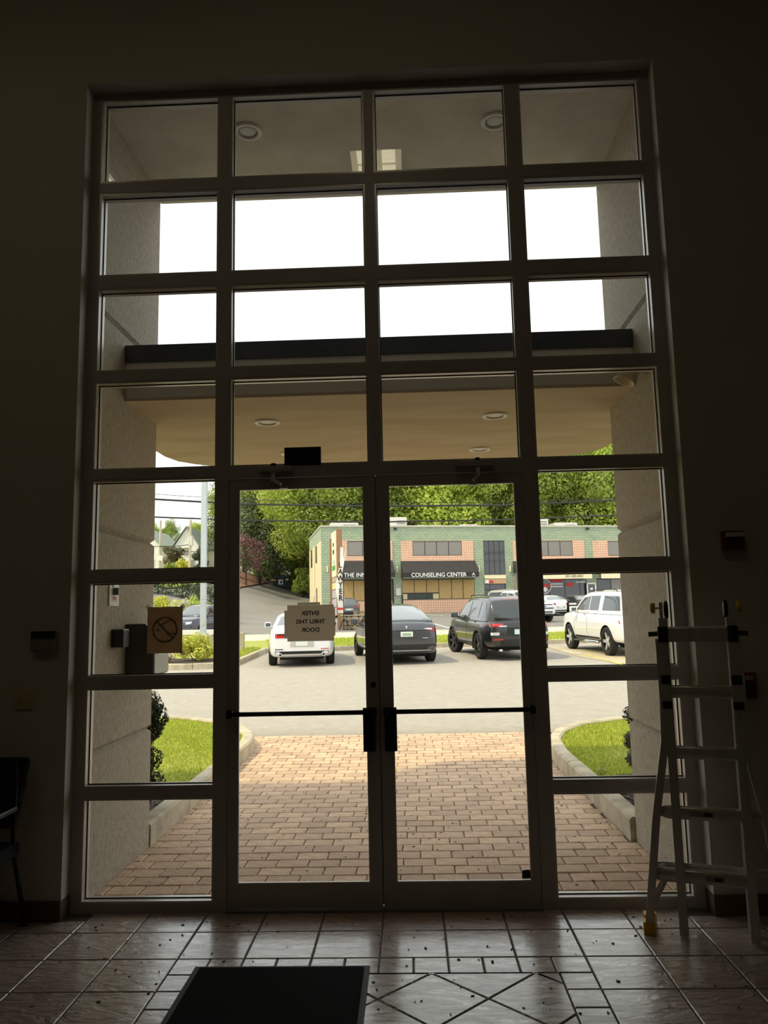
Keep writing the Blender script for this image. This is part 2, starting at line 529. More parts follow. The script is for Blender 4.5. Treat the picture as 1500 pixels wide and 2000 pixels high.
m_steel = mat('satin_steel', (214,212,206), 0.28, 0.3)
m_dkhard = mat('dark_hardware', (46,41,37), 0.4, 0.4)
def door(name, x0, x1, hinge, gx0, gx1):
    """glazed door leaf between x0 and x1; hinge = -1 left, 1 right"""
    d = empty_struct(name)
    z0, z1, gz0, gz1 = 0.016, 2.580, 0.149, 2.519
    y0, y1 = 0.008, 0.052
    MB().box(x0,gx0,y0,y1,z0,z1).build('stile', m_bronze, d)
    MB().box(gx1,x1,y0,y1,z0,z1).build('stile', m_bronze, d)
    MB().box(gx0,gx1,y0,y1,gz1,z1).build('top_rail', m_bronze, d)
    MB().box(gx0,gx1,y0,y1,z0,gz0).build('bottom_rail', m_bronze, d)
    s = MB(); g = 0.010
    for a in ((gx0,gx0+g,gz0,gz1),(gx1-g,gx1,gz0,gz1),(gx0+g,gx1-g,gz0,gz0+g),(gx0+g,gx1-g,gz1-g,gz1)):
        s.box(a[0],a[1],0.009,0.026,a[2],a[3])
    s.build('glazing_stop', m_stop, d)
    MB().box(gx0+0.004,gx1-0.004,0.027,0.033,gz0+0.004,gz1-0.004).build('pane', m_glass, d)
    # push bar across the leaf with its end brackets
    zb = 1.136
    hb = MB(); hb.tube([(gx0-0.035,-0.045,zb),(gx1+0.035,-0.045,zb)],0.014,10)
    pb = hb.build('push_bar', m_dkhard, d, True)
    for xx in (gx0-0.035, gx1+0.035):
        MB().box(xx-0.018,xx+0.018,-0.062,y0,zb-0.022,zb+0.022).build('bar_bracket', m_dkhard, pb)
    # latch / pull plate on the meeting stile
    mx = x1 if hinge < 0 else x0
    sgn = -1 if hinge < 0 else 1
    pl = MB(); a0, a1 = sorted((mx+sgn*0.026, mx+sgn*0.098))
    pl.box(a0,a1,-0.030,y0,0.905,1.158); pl.box(min(a0,a1)+0.012,max(a0,a1)-0.012,-0.046,-0.030,0.94,1.10)
    pl.build('latch_plate', m_dkhard, d)
    return d
d1 = door('door_1', -0.926, -0.003, -1, -0.868, -0.072)
d2 = door('door_2', 0.003, 0.923, 1, 0.075, 0.872)
MB().box(-0.012,0.012,0.053,0.060,0.016,2.58).build('astragal', m_bronze, d1)
# lock cylinder on the left leaf, glass tag in the right leaf's corner
MB().lathe([(0.0,0.0),(0.017,0.0),(0.017,0.008),(0.009,0.010),(0.009,0.006),(0.0,0.006)],20,Matrix.Translation((-0.036,0.008,1.292)) @ Matrix.Rotation(pi/2,4,'X')).build('lock_cylinder', m_dkhard, d1, True)
MB().prism([(0,0),(0.050,0),(0.050,0.046),(0.040,0.050),(0.008,0.047),(0,0.040)],0,0.004,M=Matrix.Translation((0.814,0.026,0.163)) @ Matrix.Rotation(pi/2,4,'X')).build('security_tag', m_black, d2)
# overhead closers
def closer(x0, x1, xp, drop, nm, lab, d):
    c = thing('door_closer', lab, 'door closer', ((x0+x1)/2, 0, 2.62))
    cx = (x0+x1)/2
    MB().cbox(x0-cx,x1-cx,-0.062,-0.0005,0.0,0.028,0.006).build('closer_body', m_bronze, c)
    MB().lathe([(0.0,0),(0.018,0),(0.018,0.014),(0.012,0.02),(0,0.02)],14,Matrix.Translation((xp-cx,-0.035,0.0285))).build('spindle_cap', m_black, c)
    p = Vector((xp-cx,-0.042,-0.014))
    MB().bar(p, p+Vector((0.0,-0.012,-0.050)),0.022,0.012,(0,1,0)).build('arm_bracket', m_steel, c)
    a = MB(); q = p+Vector((0,-0.014,-0.045)); a.bar(q, q+Vector(drop),0.020,0.007,(0,1,0))
    a.build('closer_arm', m_steel, c)
    MB().cbox(q.x+drop[0]-0.02,q.x+drop[0]+0.03,-0.02,0.008,q.z+drop[2]-0.016,q.z+drop[2]-0.002,0.003).build('arm_shoe', m_bronze, c)
closer(-0.734,-0.516,-0.636,(0.055,-0.02,-0.035),'l','dark door closer over the left glass door, steel arm hanging down',d1)
closer(0.497,0.740,0.640,(-0.035,-0.03,-0.045),'r','dark door closer over the right glass door, steel arm hanging down',d2)
# small black sensor box standing on the transom bar
t = thing('door_sensor', 'black ribbed sensor box standing on the bar above the left door', 'sensor', (-0.457,-0.004,2.657))
MB().box(-0.116,0.116,0.006,0.030,0.0,0.118).build('housing', m_black, t)
for k in (-1, 0, 1):
    MB().cbox(-0.036+k*0.077,0.036+k*0.077,-0.004,0.006,0.006,0.112,0.003).build('sensor_panel', mat('sensor_plastic',(22,22,24),0.3), t)

# ------------------------------------------------------------------ entrance portal, facade and canopy
def panel(nm, x0, x1, y0, y1, z0, z1, parent, c=0.026):
    s = MB()
    R = []
    for d, z in ((c, z0), (0, z0+c), (0, z1-c), (c, z1)):
        R += [(x0+d,y0,z),(x1-d,y0,z),(x1-d,y1-d,z),(x0+d,y1-d,z)]
    fs = [(3,2,1,0),(12,13,14,15)]
    for k in range(3):
        for i in range(4):
            fs.append((k*4+i,k*4+(i+1)%4,k*4+4+(i+1)%4,k*4+4+i))
    s.add(R, fs)
    return s.build(nm, m_stucco, parent)
PZ = [-0.12, 0.880, 2.318, 3.800, 6.25]
wl = empty_struct('wall_portal_left'); wr = empty_struct('wall_portal_right')
for i in range(4):
    panel('stucco_panel', -9.0, -1.84, 0.116, 1.322, PZ[i], PZ[i+1], wl)
    panel('stucco_panel', 1.84, 9.0, 0.116, 1.322, PZ[i], PZ[i+1], wr)
struct(MB().box(-1.839,1.839,0.116,1.322,5.262,6.25).build('ceiling_portal', m_soffit))
b = MB(); b.box(-9.2,9.2,-12.3,1.36,6.25+0.001,6.30)
b2 = MB(); b2.box(-5.5,5.5,-12.4,0.1,6.705,6.75)
struct(b2.build('roof', m_flash))
b = MB(); b.box(-1.839,1.839,1.30,1.340,5.228,5.262)
struct(b.build('trim_1', m_soffit))
CZ0, CZ1, CZ2, CZ3 = 3.290, 3.312, 3.577, 3.705
def canopy_outline(off=0.0, back=0.62):
    P = [(-1.838,back-off),(1.838,back-off),(1.838,1.325),(2.15+off,1.325)]
    xs = [(2.17,2.2),(2.165,2.55),(2.11,2.80),(1.98,2.97),(1.78,3.10),(1.50,3.185),(1.10,3.225)]
    R = [(x+off*0.8, y+off*0.5) for x, y in xs]
    P += R + [(-x, y) for x, y in reversed(R)]
    P += [(-2.15-off,1.325),(-1.838,1.325)]
    return P
cn = empty_struct('canopy_roof')
MB().prism(canopy_outline(0), CZ0, CZ1).build('soffit', m_soffit2, cn)
MB().prism(canopy_outline(0.004), CZ1, CZ2).build('fascia', m_fascia, cn)
MB().prism(canopy_outline(0.022), CZ2, CZ3).build('flashing_cap', m_flash, cn)
m_lens = mat('light_lens', (205,200,188), 0.4)
def downlight(x, y, z, lab, ro=0.105, dome=False):
    t = thing('recessed_downlight', lab, 'ceiling light', (x, y, z))
    F = Matrix.Rotation(pi,4,'X')
    MB().lathe([(ro,0.0),(ro,0.006),(ro*0.92,0.014),(ro*0.72,0.012),(ro*0.66,0.001)],28,F,closed=True).build('trim_ring', mat('trim_white',(214,208,196),0.45), t, True)
    MB().lathe([(0.001,0.004),(ro*0.40,0.005),(ro*0.665,0.002),(ro*0.665,0.0005),(0.001,0.0005)],24,F).build('lens', m_lens, t, True)
for x, y, z, l in ((-0.907,0.451,5.262,'white downlight in the high soffit above the left half of the glass'),
                   (0.907,0.452,5.262,'white downlight in the high soffit above the right half of the glass'),
                   (-0.93,1.33,CZ0,'round downlight under the tan canopy, left one near the glass'),
                   (0.92,1.33,CZ0,'round downlight under the tan canopy, right one near the glass'),
                   (-0.925,2.57,CZ0,'round downlight under the tan canopy, left one by its front edge'),
                   (0.91,2.61,CZ0,'round downlight under the tan canopy, right one by its front edge')):
    downlight(x, y, z, l)

# flood light on the right portal wall
t = thing('wall_floodlight', 'small bell-shaped floodlight high on the right stucco wall', 'wall light', (1.84,0.40,3.40))
MB().lathe([(0.0,0),(0.05,0),(0.05,0.02),(0.0,0.02)],18,Matrix.Rotation(-pi/2,4,'Y')).build('mount', m_white, t, True)
MB().tube([(-0.02,0,0),(-0.06,0,0.015),(-0.085,0.0,-0.01)],0.012,8).build('arm', m_white, t, True)
R_ = Matrix.Translation((-0.085,0,-0.02)) @ Matrix.Rotation(radians(205),4,'Y')
MB().lathe([(0.001,-0.02),(0.028,-0.02),(0.036,0.03),(0.052,0.09),(0.074,0.135),(0.068,0.135),(0.045,0.09),(0.001,0.07)],20,R_).build('shade', mat('aged_cream',(200,184,150),0.5), t, True)

# intercom, key box and mail box on the left portal wall
t = thing('key_switch', 'white wall plate with key switch and red label on the stucco wall', 'switch', (-1.84,0.488,1.81))
MB().cbox(0.001,0.012,-0.085,0.085,0,0.165,0.004).build('plate', m_white, t)
MB().box(0.012,0.05,-0.03,0.03,0.075,0.122).build('switch_body', mat('switch_grey',(90,88,84),0.35,0.5), t)
MB().box(0.012,0.014,-0.045,0.045,0.028,0.066).build('label_paper', mat('pale_paper',(215,196,186),0.6), t)
MB().box(0.0145,0.0155,-0.022,0.022,0.040,0.062).build('red_mark', mat('red_print',(190,50,44),0.5), t)
MB().box(0.012,0.02,-0.035,0.05,0.130,0.152).build('clip', m_steel, t)
t = thing('key_lock_box', 'small black key box with grey front beside the mailbox', 'lock box', (-1.84,0.53,1.53))
MB().cbox(0.001,0.085,-0.058,0.058,0,0.122,0.008).build('case', m_black, t)
MB().cbox(0.02,0.075,0.058,0.068,0.004,0.118,0.003).build('face', mat('grey_face',(150,144,138),0.4), t)
t = thing('wall_mailbox', 'dark grey wall mailbox with pale front and paper notice', 'mailbox', (-1.84,0.905,1.318))
M_ = Matrix(((0,1,0,0),(0,0,1,0),(1,0,0,0),(0,0,0,1)))
b = MB(); b.prism([(0,0.001),(0,0.20),(0.315,0.20),(0.365,0.14),(0.365,0.001)],-0.165,0.165,M=M_)
b.build('case', mat('mailbox_grey',(70,67,64),0.45,0.4,var=0.3,vscale=8,stretch=(1,1,0.2)), t)
mfront = mat('mailbox_front',(186,186,172),0.5)
MB().box(0.2005,0.210,-0.155,0.155,0.245,0.305).build('flap', mfront, t)
MB().box(0.2005,0.212,-0.155,0.155,0.01,0.235).build('front_door', mfront, t)
MB().box(0.213,0.216,-0.10,0.12,0.14,0.23).build('paper_notice', m_white, t)
for k in range(2): MB().box(0.2165,0.2172,-0.07,0.09,0.150+k*0.016,0.157+k*0.016).build('print_line', m_black, t)

# paper notices on the glass
m_paper = mat('backlit_paper', (225,216,204), 0.8, trans=0.62, var=0.3, vscale=6, col2=(214,204,190))
m_paper2 = mat('thick_paper', (206,182,156), 0.8, trans=0.40, var=0.4, vscale=14, col2=(180,156,130), stretch=(0.3,1,3))
m_ink = mat('black_ink', (12,11,11), 0.7)
m_inkt = mat('seen_through_ink', (104,84,68), 0.8, trans=0.6)
m_tape = mat('clear_tape', (214,208,196), 0.4, trans=0.7)
t = thing('door_notice', 'paper notice on the left door reading ENTER THRU THIS DOOR, mirrored', 'sign', (-0.4195,0.0335,1.560))
MB().box(-0.1445,0.1445,0.0005,0.0015,0,0.222).build('paper', m_paper, t)
TB = Matrix.Translation((0,0.0013,0.0)) @ Matrix(((-1,0,0,0),(0,0,1,0),(0,1,0,0),(0,0,0,1)))
for k, s_ in enumerate(('ENTER','THRU THIS','DOOR')):
    text_obj('printed_line', s_, 0.036, m_ink, Matrix.Translation((0,-0.0004,0.170-k*0.051)) @ TB, t, 0.0008, 0.0008, 1.02)
for a in ((-0.163,-0.1445,0.02,0.19),(0.1445,0.153,0.03,0.20),(-0.08,0.06,0.2225,0.238)):
    MB().box(a[0],a[1],0.0005,0.0012,a[2],a[3]).build('tape', m_tape, t)
t = thing('no_smoking_sign', 'brown backlit no-smoking sign on the glass left of the doors', 'sign', (-1.338,0.0605,1.503))
MB().box(-0.111,0.111,0.0,0.002,0,0.287).build('paper', m_paper2, t)
RB = Matrix.Translation((0.0,0.0006,0.145)) @ Matrix.Rotation(-pi/2,4,'X')
b = MB(); b.lathe([(0.070,0),(0.080,0),(0.080,0.001),(0.070,0.001)],40,RB,closed=True); b.bar((-0.05,0.0012,0.195),(0.05,0.0012,0.095),0.001,0.010,(1,0,1))
b.build('prohibition_ring', m_inkt, t)
b = MB(); b.box(-0.055,-0.03,0.0008,0.0016,0.138,0.147); b.box(0.012,0.062,0.0008,0.0016,0.112,0.126); b.bar((-0.03,0.0012,0.165),(0.03,0.0012,0.205),0.001,0.008,(1,0,1))
b.build('cigarette_mark', m_inkt, t)
for sx, sz in ((-1,1),(1,1),(1,-1)):
    q = Matrix.Translation((sx*0.111,0.0005,0.287 if sz > 0 else 0.0)) @ Matrix.Rotation(radians(45),4,'Y')
    MB().box(-0.014,0.014,0.0021,0.0026,-0.012,0.012,M=q).build('tape', m_tape, t)

# ------------------------------------------------------------------ things on the dark walls
t = thing('wall_keypad', 'keypad with black display on the left wall, above the light switch', 'keypad', (-2.013,-0.1105,1.538))
MB().cbox(-0.077,0.077,-0.030,0,0,0.12,0.006).build('case', mat('keypad_beige',(150,138,120),0.5), t)
MB().box(-0.074,0.074,-0.033,-0.030,0.076,0.118).build('display', m_black, t)
MB().cbox(-0.058,0.050,-0.034,-0.030,0.010,0.066,0.002).build('flap', mat('keypad_flap',(138,124,106),0.5), t)
t = thing('light_switch', 'almond light switch plate below the keypad on the left wall', 'switch', (-2.13,-0.1105,1.20))
m_almond = mat('almond_plate',(196,180,136),0.4)
MB().cbox(-0.061,0.061,-0.007,0,0,0.120,0.004).build('plate', m_almond, t)
for sx in (-0.024, 0.024):
    MB().bar((sx,-0.007,0.060),(sx,-0.024,0.068 if sx > 0 else 0.050),0.010,0.018).build('toggle', m_almond, t)
t = thing('fire_strobe', 'red fire alarm strobe on the right wall', 'fire alarm', (2.122,-0.1105,2.046))
m_red = mat('alarm_red',(110,20,18),0.35)
MB().cbox(-0.063,0.063,-0.040,0,0,0.115,0.006).build('case', m_red, t)
MB().cbox(-0.048,0.056,-0.062,-0.040,0.078,0.104,0.005).build('strobe_lens', mat('strobe_clear',(200,200,196),0.08), t)
b = MB()
for k in range(5): b.box(-0.04,0.045,-0.042,-0.040,0.016+k*0.011,0.021+k*0.011)
b.build('horn_grille', m_black, t)
t = thing('fire_pull_station', 'dark red FIRE pull station behind the ladder on the right wall', 'fire alarm', (2.135,-0.1105,1.19))
MB().cbox(-0.045,0.050,-0.045,0,0,0.145,0.006).build('case', m_red, t)
MB().cbox(-0.034,0.038,-0.058,-0.045,0.02,0.075,0.004).build('pull_handle', mat('handle_dark',(60,30,30),0.4), t)
text_obj('lettering', 'FIRE', 0.034, mat('letter_white',(214,210,204),0.5), Matrix.Translation((0.002,-0.0475,0.115)) @ FACE_S, t, 0.001, 0.0006)

# ------------------------------------------------------------------ aluminium ladder
m_alu = mat('ladder_aluminium', (206,202,196), 0.28, 0.35, var=0.3, vscale=5, col2=(160,158,154), stretch=(3,3,0.2))
m_yel = mat('ladder_yellow', (226,176,20), 0.45)
LA = radians(-17.6)
lad = thing('folding_ladder', 'aluminium multi-position ladder with yellow feet standing by the right wall', 'ladder', (1.429,-0.34,0), LA)
def rung(zc, x0, x1, y, par, nm='rung', h=0.038, flat=False):
    s = MB(); n = 12
    prof = []
    for k in range(n):
        a = 2*pi*k/n
        prof.append((0.020*cos(a), h*sin(a)*(0.92 if abs(sin(a)) > .9 else 1)))
    st = [(x0,0.25),(x0+0.012,0.55),(x0+0.040,1.0),(x1-0.040,1.0),(x1-0.012,0.55),(x1,0.25)]
    vs = [(x, y+p[0]*f*(1 if f == 1 else 0.8), zc+p[1]*(0.55+0.45*f)) for x, f in st for p in prof]
    m = len(st)
    fs = [(i*n+k,i*n+(k+1)%n,(i+1)*n+(k+1)%n,(i+1)*n+k) for i in range(m-1) for k in range(n)]
    s.add(vs, fs)
    o = s.build(nm, m_alu, par, True)
    return o
def rail(pts, y, w=0.040, d=0.056, nm='outer_rail'):
    s = MB()
    for i in range(len(pts)-1):
        p, q = pts[i], pts[i+1]
        s.bar((p[0],y,p[1]),(q[0],y,q[1]),w,d,(0,1,0))
    s.bar((pts[0][0]+0.0,y,pts[0][1]),(pts[0][0],y,pts[0][1]+0.001),w,d,(0,1,0))
    return s.build(nm, m_alu, lad)
zs = [1.57,1.263,0.942,0.628,0.305]
for sec, yo in (('a', 0.0), ('b', 0.11)):
    sl = yo*0.9
    # straight inner rails and flared outer rails
    for xx in (0.175, 0.520):
        s = MB(); s.bar((xx,yo*0.35,1.66),(xx,yo,0.012),0.042,0.048,(0,1,0)); s.bar((xx+(0.022 if xx < .3 else -0.022),yo*0.35-0.0,1.66),(xx+(0.022 if xx < .3 else -0.022),yo,0.012),0.004,0.030,(0,1,0))
        s.build('inner_rail', m_alu, lad)
    rail([(0.150,1.545),(0.152,1.22),(0.145,1.0),(0.075,0.60),(0.005,0.055)], yo)
    rail([(0.545,1.545),(0.543,1.22),(0.550,1.0),(0.620,0.60),(0.690,0.055)], yo)
    for i, z in enumerate(zs):
        e = max(0.0, (1.0-z))*0.165
        if i == 0:
            MB().cbox(0.19,0.505,yo-0.02,yo+0.02,1.53,1.61,0.008).build('rung', m_alu, lad)
        elif sec == 'a' or i == 4:
            rung(z, 0.158-e, 0.537+e, yo, lad)
    for xx, sx in ((0.005,-1),(0.690,1)):
        f = MB(); f.prism([(-0.030,-0.034),(0.030,-0.034),(0.034,0.030),(-0.034,0.030)],0,0.062,M=Matrix.Translation((xx,yo,0)))
        f.build('foot', m_yel, lad)
    for xx, sx in ((0.02,1),(0.675,-1)):
        MB().bar((xx,yo,0.12),(xx+sx*0.085,yo,0.285),0.020,0.014,(0,1,0)).build('brace', m_alu, lad)
for xx, sx in ((0.170,-1),(0.525,1)):
    MB().lathe([(0.0,-0.012),(0.036,-0.012),(0.050,-0.006),(0.050,0.006),(0.036,0.012),(0,0.012)],20,Matrix.Translation((xx-sx*0.026,0.03,1.705)) @ Matrix.Rotation(pi/2,4,'Y')).build('hinge', m_black, lad, True)
    MB().bar((xx,0.0,1.60),(xx,0.012,1.745),0.018,0.04,(0,1,0)).build('hinge_plate', m_alu, lad)
    MB().cyl((xx,0.02,1.715),(xx+sx*0.05,0.02,1.715),0.006,8).build('knob_stem', m_steel, lad)
    MB().lathe([(0.0,0),(0.024,0.0),(0.030,0.006),(0.030,0.020),(0.026,0.027),(0,0.027)],14,Matrix.Translation((xx+sx*0.030,0.02,1.715)) @ Matrix.Rotation(sx*pi/2,4,'Y')).build('hinge_knob', m_yel, lad, True)
    for z0, z1 in ((1.53,1.615),(1.305,1.355),(1.175,1.215)):
        MB().cbox(xx-0.026,xx+0.026,-0.034,0.034,z0,z1,0.005).build('clamp', mat('clamp_navy',(18,20,30),0.4), lad)
    MB().cyl((xx+sx*0.02,0,1.575),(xx+sx*0.075,0,1.572),0.014,10).build('lock_tab', mat('lock_tab_grey',(60,58,56),0.4), lad)
for z, x0, x1, in ((0.628,0.24,0.36),(0.305,0.30,0.39)):
    MB().box(x0,x1,-0.0235,-0.0215,z-0.012,z+0.014).build('warning_label', mat('label_silver',(150,140,132),0.5), lad)
    MB().box(x1-0.045,x1-0.01,-0.0245,-0.0235,z-0.008,z+0.010).build('label_print', m_black, lad)

# ------------------------------------------------------------------ chair at the left edge
m_fab = mat('navy_fabric', (30,30,40), 0.9, bump=0.2, bscale=200)
m_ctube = mat('black_tube', (18,18,20), 0.35, 0.3)
ch = thing('waiting_chair', 'black upholstered armchair on tube legs against the left wall', 'chair', (-2.31,-0.44,0), radians(0))
def cushion(nm, x0, x1, y0, y1, z0, z1, par, M=None):
    s = MB(); s.box(x0,x1,y0,y1,z0,z1, M=M)
    o = s.build(nm, m_fab, par)
    bv = o.modifiers.new('bevel','BEVEL'); bv.width = 0.018; bv.segments = 3
    return o
cushion('seat', -0.25,0.25,-0.25,0.22,0.40,0.475, ch)
BK = Matrix.Translation((0,0.20,0.55)) @ Matrix.Rotation(radians(-9),4,'X')
s = MB(); s.prism([(-0.21,0),(0.21,0),(0.265,0.36),(0.255,0.385),(-0.255,0.385),(-0.265,0.36)],-0.02,0.02,M=BK @ Matrix.Rotation(pi/2,4,'X'))
o_ = s.build('backrest', m_fab, ch); bv = o_.modifiers.new('bevel','BEVEL'); bv.width = 0.01; bv.segments = 2
for sx in (-1, 1):
    MB().tube([(sx*0.215,0.22,0.93),(sx*0.222,0.185,0.62),(sx*0.232,0.17,0.44),(sx*0.252,0.21,0.24),(sx*0.275,0.262,0.0)],0.013,8).build('leg', m_ctube, ch, True)
    MB().tube([(sx*0.262,-0.24,0.0),(sx*0.262,-0.24,0.55),(sx*0.262,-0.20,0.645),(sx*0.262,-0.10,0.67),(sx*0.25,0.16,0.655)],0.013,8).build('leg', m_ctube, ch, True)
    MB().cbox(sx*0.262-0.026,sx*0.262+0.026,-0.24,0.10,0.672,0.694,0.008).build('armrest', m_black, ch)
MB().tube([(-0.24,-0.24,0.40),(0.24,-0.24,0.40)],0.011,8).build('stretcher', m_ctube, ch, True)

# ------------------------------------------------------------------ entrance mat and litter on the floor
t = thing('floor_mat', 'black entrance mat with grey rubber edge on the tiles', 'mat', (-0.475,-1.42,0.0015))
b = MB(); b.prism([(-0.433,-0.70),(0.433,-0.70),(0.433,0.705),(-0.433,0.705)],0,0.004); b.build('rubber_edge', mat('mat_rubber',(58,54,52),0.7), t)
MB().cbox(-0.405,0.405,-0.67,0.677,0.004,0.012,0.004).build('pile', mat('mat_pile',(20,19,20),0.95,var=0.8,vscale=260,col2=(46,44,46),bump=0.9,bscale=300,spec=0.1), t)
def litter(name, n, x0, x1, y0, y1, z, s0, s1, m, seed):
    r = random.Random(seed); b = MB()
    for i in range(n):
        x, y = r.uniform(x0,x1), r.uniform(y0,y1)
        a = r.uniform(0,pi); L_ = r.uniform(s0,s1); w_ = L_*r.uniform(0.25,0.6)
        b.box(-L_/2,L_/2,-w_/2,w_/2,0.0,0.002+w_*0.2,M=Matrix.Translation((x,y,z(x,y) if callable(z) else z)) @ Matrix.Rotation(a,4,'Z'))
    return stuff(b.build(name, m))
tag(litter('leaf_litter', 150, -1.7,1.8,-1.2,-0.02,0.001,0.004,0.018, mat('dry_bits',(58,48,38),0.9,island=0.9,col2=(120,110,96)),3), 'scattered dry leaf bits and grit on the tiled floor', 'litter')
# ceiling lights of the lobby
m_lamp = mat('fluorescent_lens', (255,246,214), 0.4, emit=(255,244,205), estr=5.5)
m_glow_reflector = mat('glow_reflector', (150,140,112), 0.35, 0.3, emit=(255,240,200), estr=1.8)  # reflector and louver given their own glow, so the fixture looks evenly lit
for i, (x, y, l) in enumerate(((-0.042,-2.74,'square fluorescent ceiling light seen reflected in the upper glass'),(-3.16,-2.74,'square fluorescent ceiling light near the left wall of the lobby'))):
    t = thing('ceiling_troffer', l, 'ceiling light', (x,y,6.5))
    b = MB(); b.box(-0.285,0.285,-0.285,-0.265,-0.05,-0.001); b.box(-0.285,0.285,0.265,0.285,-0.05,-0.001); b.box(-0.285,-0.265,-0.265,0.265,-0.05,-0.001); b.box(0.265,0.285,-0.265,0.265,-0.05,-0.001)
    b.build('frame', m_white, t)
    MB().box(-0.265,0.265,-0.265,0.265,-0.012,-0.002).build('glow_reflector', m_glow_reflector, t)
    MB().box(-0.20,-0.06,-0.25,0.25,-0.028,-0.0125).build('lamp', m_lamp, t)
    MB().box(0.06,0.20,-0.25,0.25,-0.028,-0.0125).build('lamp', m_lamp, t)
    b = MB(); b.box(-0.264,0.264,-0.006,0.006,-0.049,-0.030); b.box(-0.006,0.006,-0.264,0.264,-0.049,-0.030); b.build('louver', m_glow_reflector, t)
# ================================================================== GROUND
m_asph = mat('asphalt', (174,166,156), 0.9, var=0.8, vscale=5.0, col2=(146,139,130), bump=0.35, bscale=70, detail=10, nrough=0.8)
def drape(name, m, x0, x1, y0, y1, nx, ny, dz, fn=None, parent=None):
    P = []
    for j in range(ny+1):
        row = []
        for i in range(nx+1):
            x, y = x0+(x1-x0)*i/nx, y0+(y1-y0)*j/ny
            if fn: x, y = fn(x, y)
            row.append((x, y, tz(x, y)+dz))
        P.append(row)
    return MB().grid(P).build(name, m, parent, True)
b = MB()
ys = [0.13,1.3,3.0,6.29,6.31,7] + [8+i*1.0 for i in range(32)] + [42,44,46,49,52,55,58,61,65,70,76,82,90,100,115,135,160]
xs_ = [-120,-80,-55,-40,-32,-26,-22,-19,-16,-13,-11] + [-9+i for i in range(19)] + [11,14,18,24,32,45,70,110]
b.grid([[(x, y, tz(x, y)-(0.035 if y < 6.3 else 0)) for x in xs_] for y in ys])
m_asph2 = mat('street_asphalt', (134,129,124), 0.9, var=0.8, vscale=0.25, col2=(116,112,108), bump=0.3, bscale=60, detail=8)
b.mi = [1 if b.v[f[0]][1] > 33 else 0 for f in b.f]
o = struct(b.build('ground_asphalt', [m_asph, m_asph2], None, True))
# ------------------------------------------------------------------ brick pavers
m_brick = mat('clay_paver', (220,188,156), 0.85, var=0.45, vscale=14, col2=(156,132,116), island=0.55, bump=0.35, bscale=60)
m_sand = mat('joint_sand', (104,82,62), 0.95, var=0.5, vscale=40)
pav = empty_struct('pavement_brick')
b = MB(); b.grid([[(x, y, tz(x, y)-0.013) for x in (-2.45,-1.9,0,1.9,2.3)] for y in (0.13,1.3,2.5,3.5,4.5,5.5,6.29)])
b.build('joint_bed', m_sand, pav)
BW, BD = 0.222, 0.166
def paver_mesh(w, d):
    g = 0.0035; h = 0.006
    r = []
    for dd, z in ((g,-0.03),(g,-h),(g+0.008,0)):
        x, y = w/2-dd, d/2-dd
        r += [(-x,-y,z),(x,-y,z),(x,y,z),(-x,y,z)]
    fs = [(8,9,10,11)] + [(k*4+i,k*4+(i+1)%4,k*4+4+(i+1)%4,k*4+4+i) for k in range(2) for i in range(4)]
    return r, fs
PM = {}
rest = MB()
count = 0
nrow = int((6.29-0.14)/BD)+1
r_ = random.Random(11)
for j in range(nrow):
    y0 = 0.135 + j*BD
    y1 = min(y0+BD, 6.292)
    if y1-y0 < 0.05: continue
    off = (j % 2)*BW*0.5 + r_.uniform(-0.02,0.02)
    yc = (y0+y1)/2
    xl = -1.845 if yc < 5.1 else -1.845-0.55*((yc-5.1)/1.2)**1.5
    xr = 1.845 if yc < 1.32 else 1.80 if yc < 4.6 else 1.80+0.30*((yc-4.6)/1.7)**1.5
    x = -3.0 - off
    while x < xr:
        a, c = max(x, xl), min(x+BW, xr)
        if c-a > 0.045:
            w = c-a
            xc = (a+c)/2
            key = (round(w,2), round(y1-y0,2))
            z = tz(xc, yc)+r_.uniform(-0.002,0.002)
            if count < 300 and j >= 2:
                full = key == (round(BW,2), round(BD,2))
                if key not in PM:
                    vs, fs = paver_mesh(w, y1-y0)
                    me = bpy.data.meshes.new('paver'); me.from_pydata(vs, [], fs); me.update(); me.materials.append(m_brick)
                    PM[key] = me
                o = bpy.data.objects.new('paver', PM[key]); COL.objects.link(o); o.parent = pav
                o.location = (xc, yc, z); o.rotation_euler = (r_.uniform(-.010,.010), r_.uniform(-.010,.010), r_.uniform(-.018,.018))
                count += 1
            else:
                vs, fs = paver_mesh(w, y1-y0)
                rest.add([(v[0]+xc, v[1]+yc, v[2]+z) for v in vs], fs)
        x += BW
stuff(rest.build('far_pavers', m_brick, pav, fix=False))

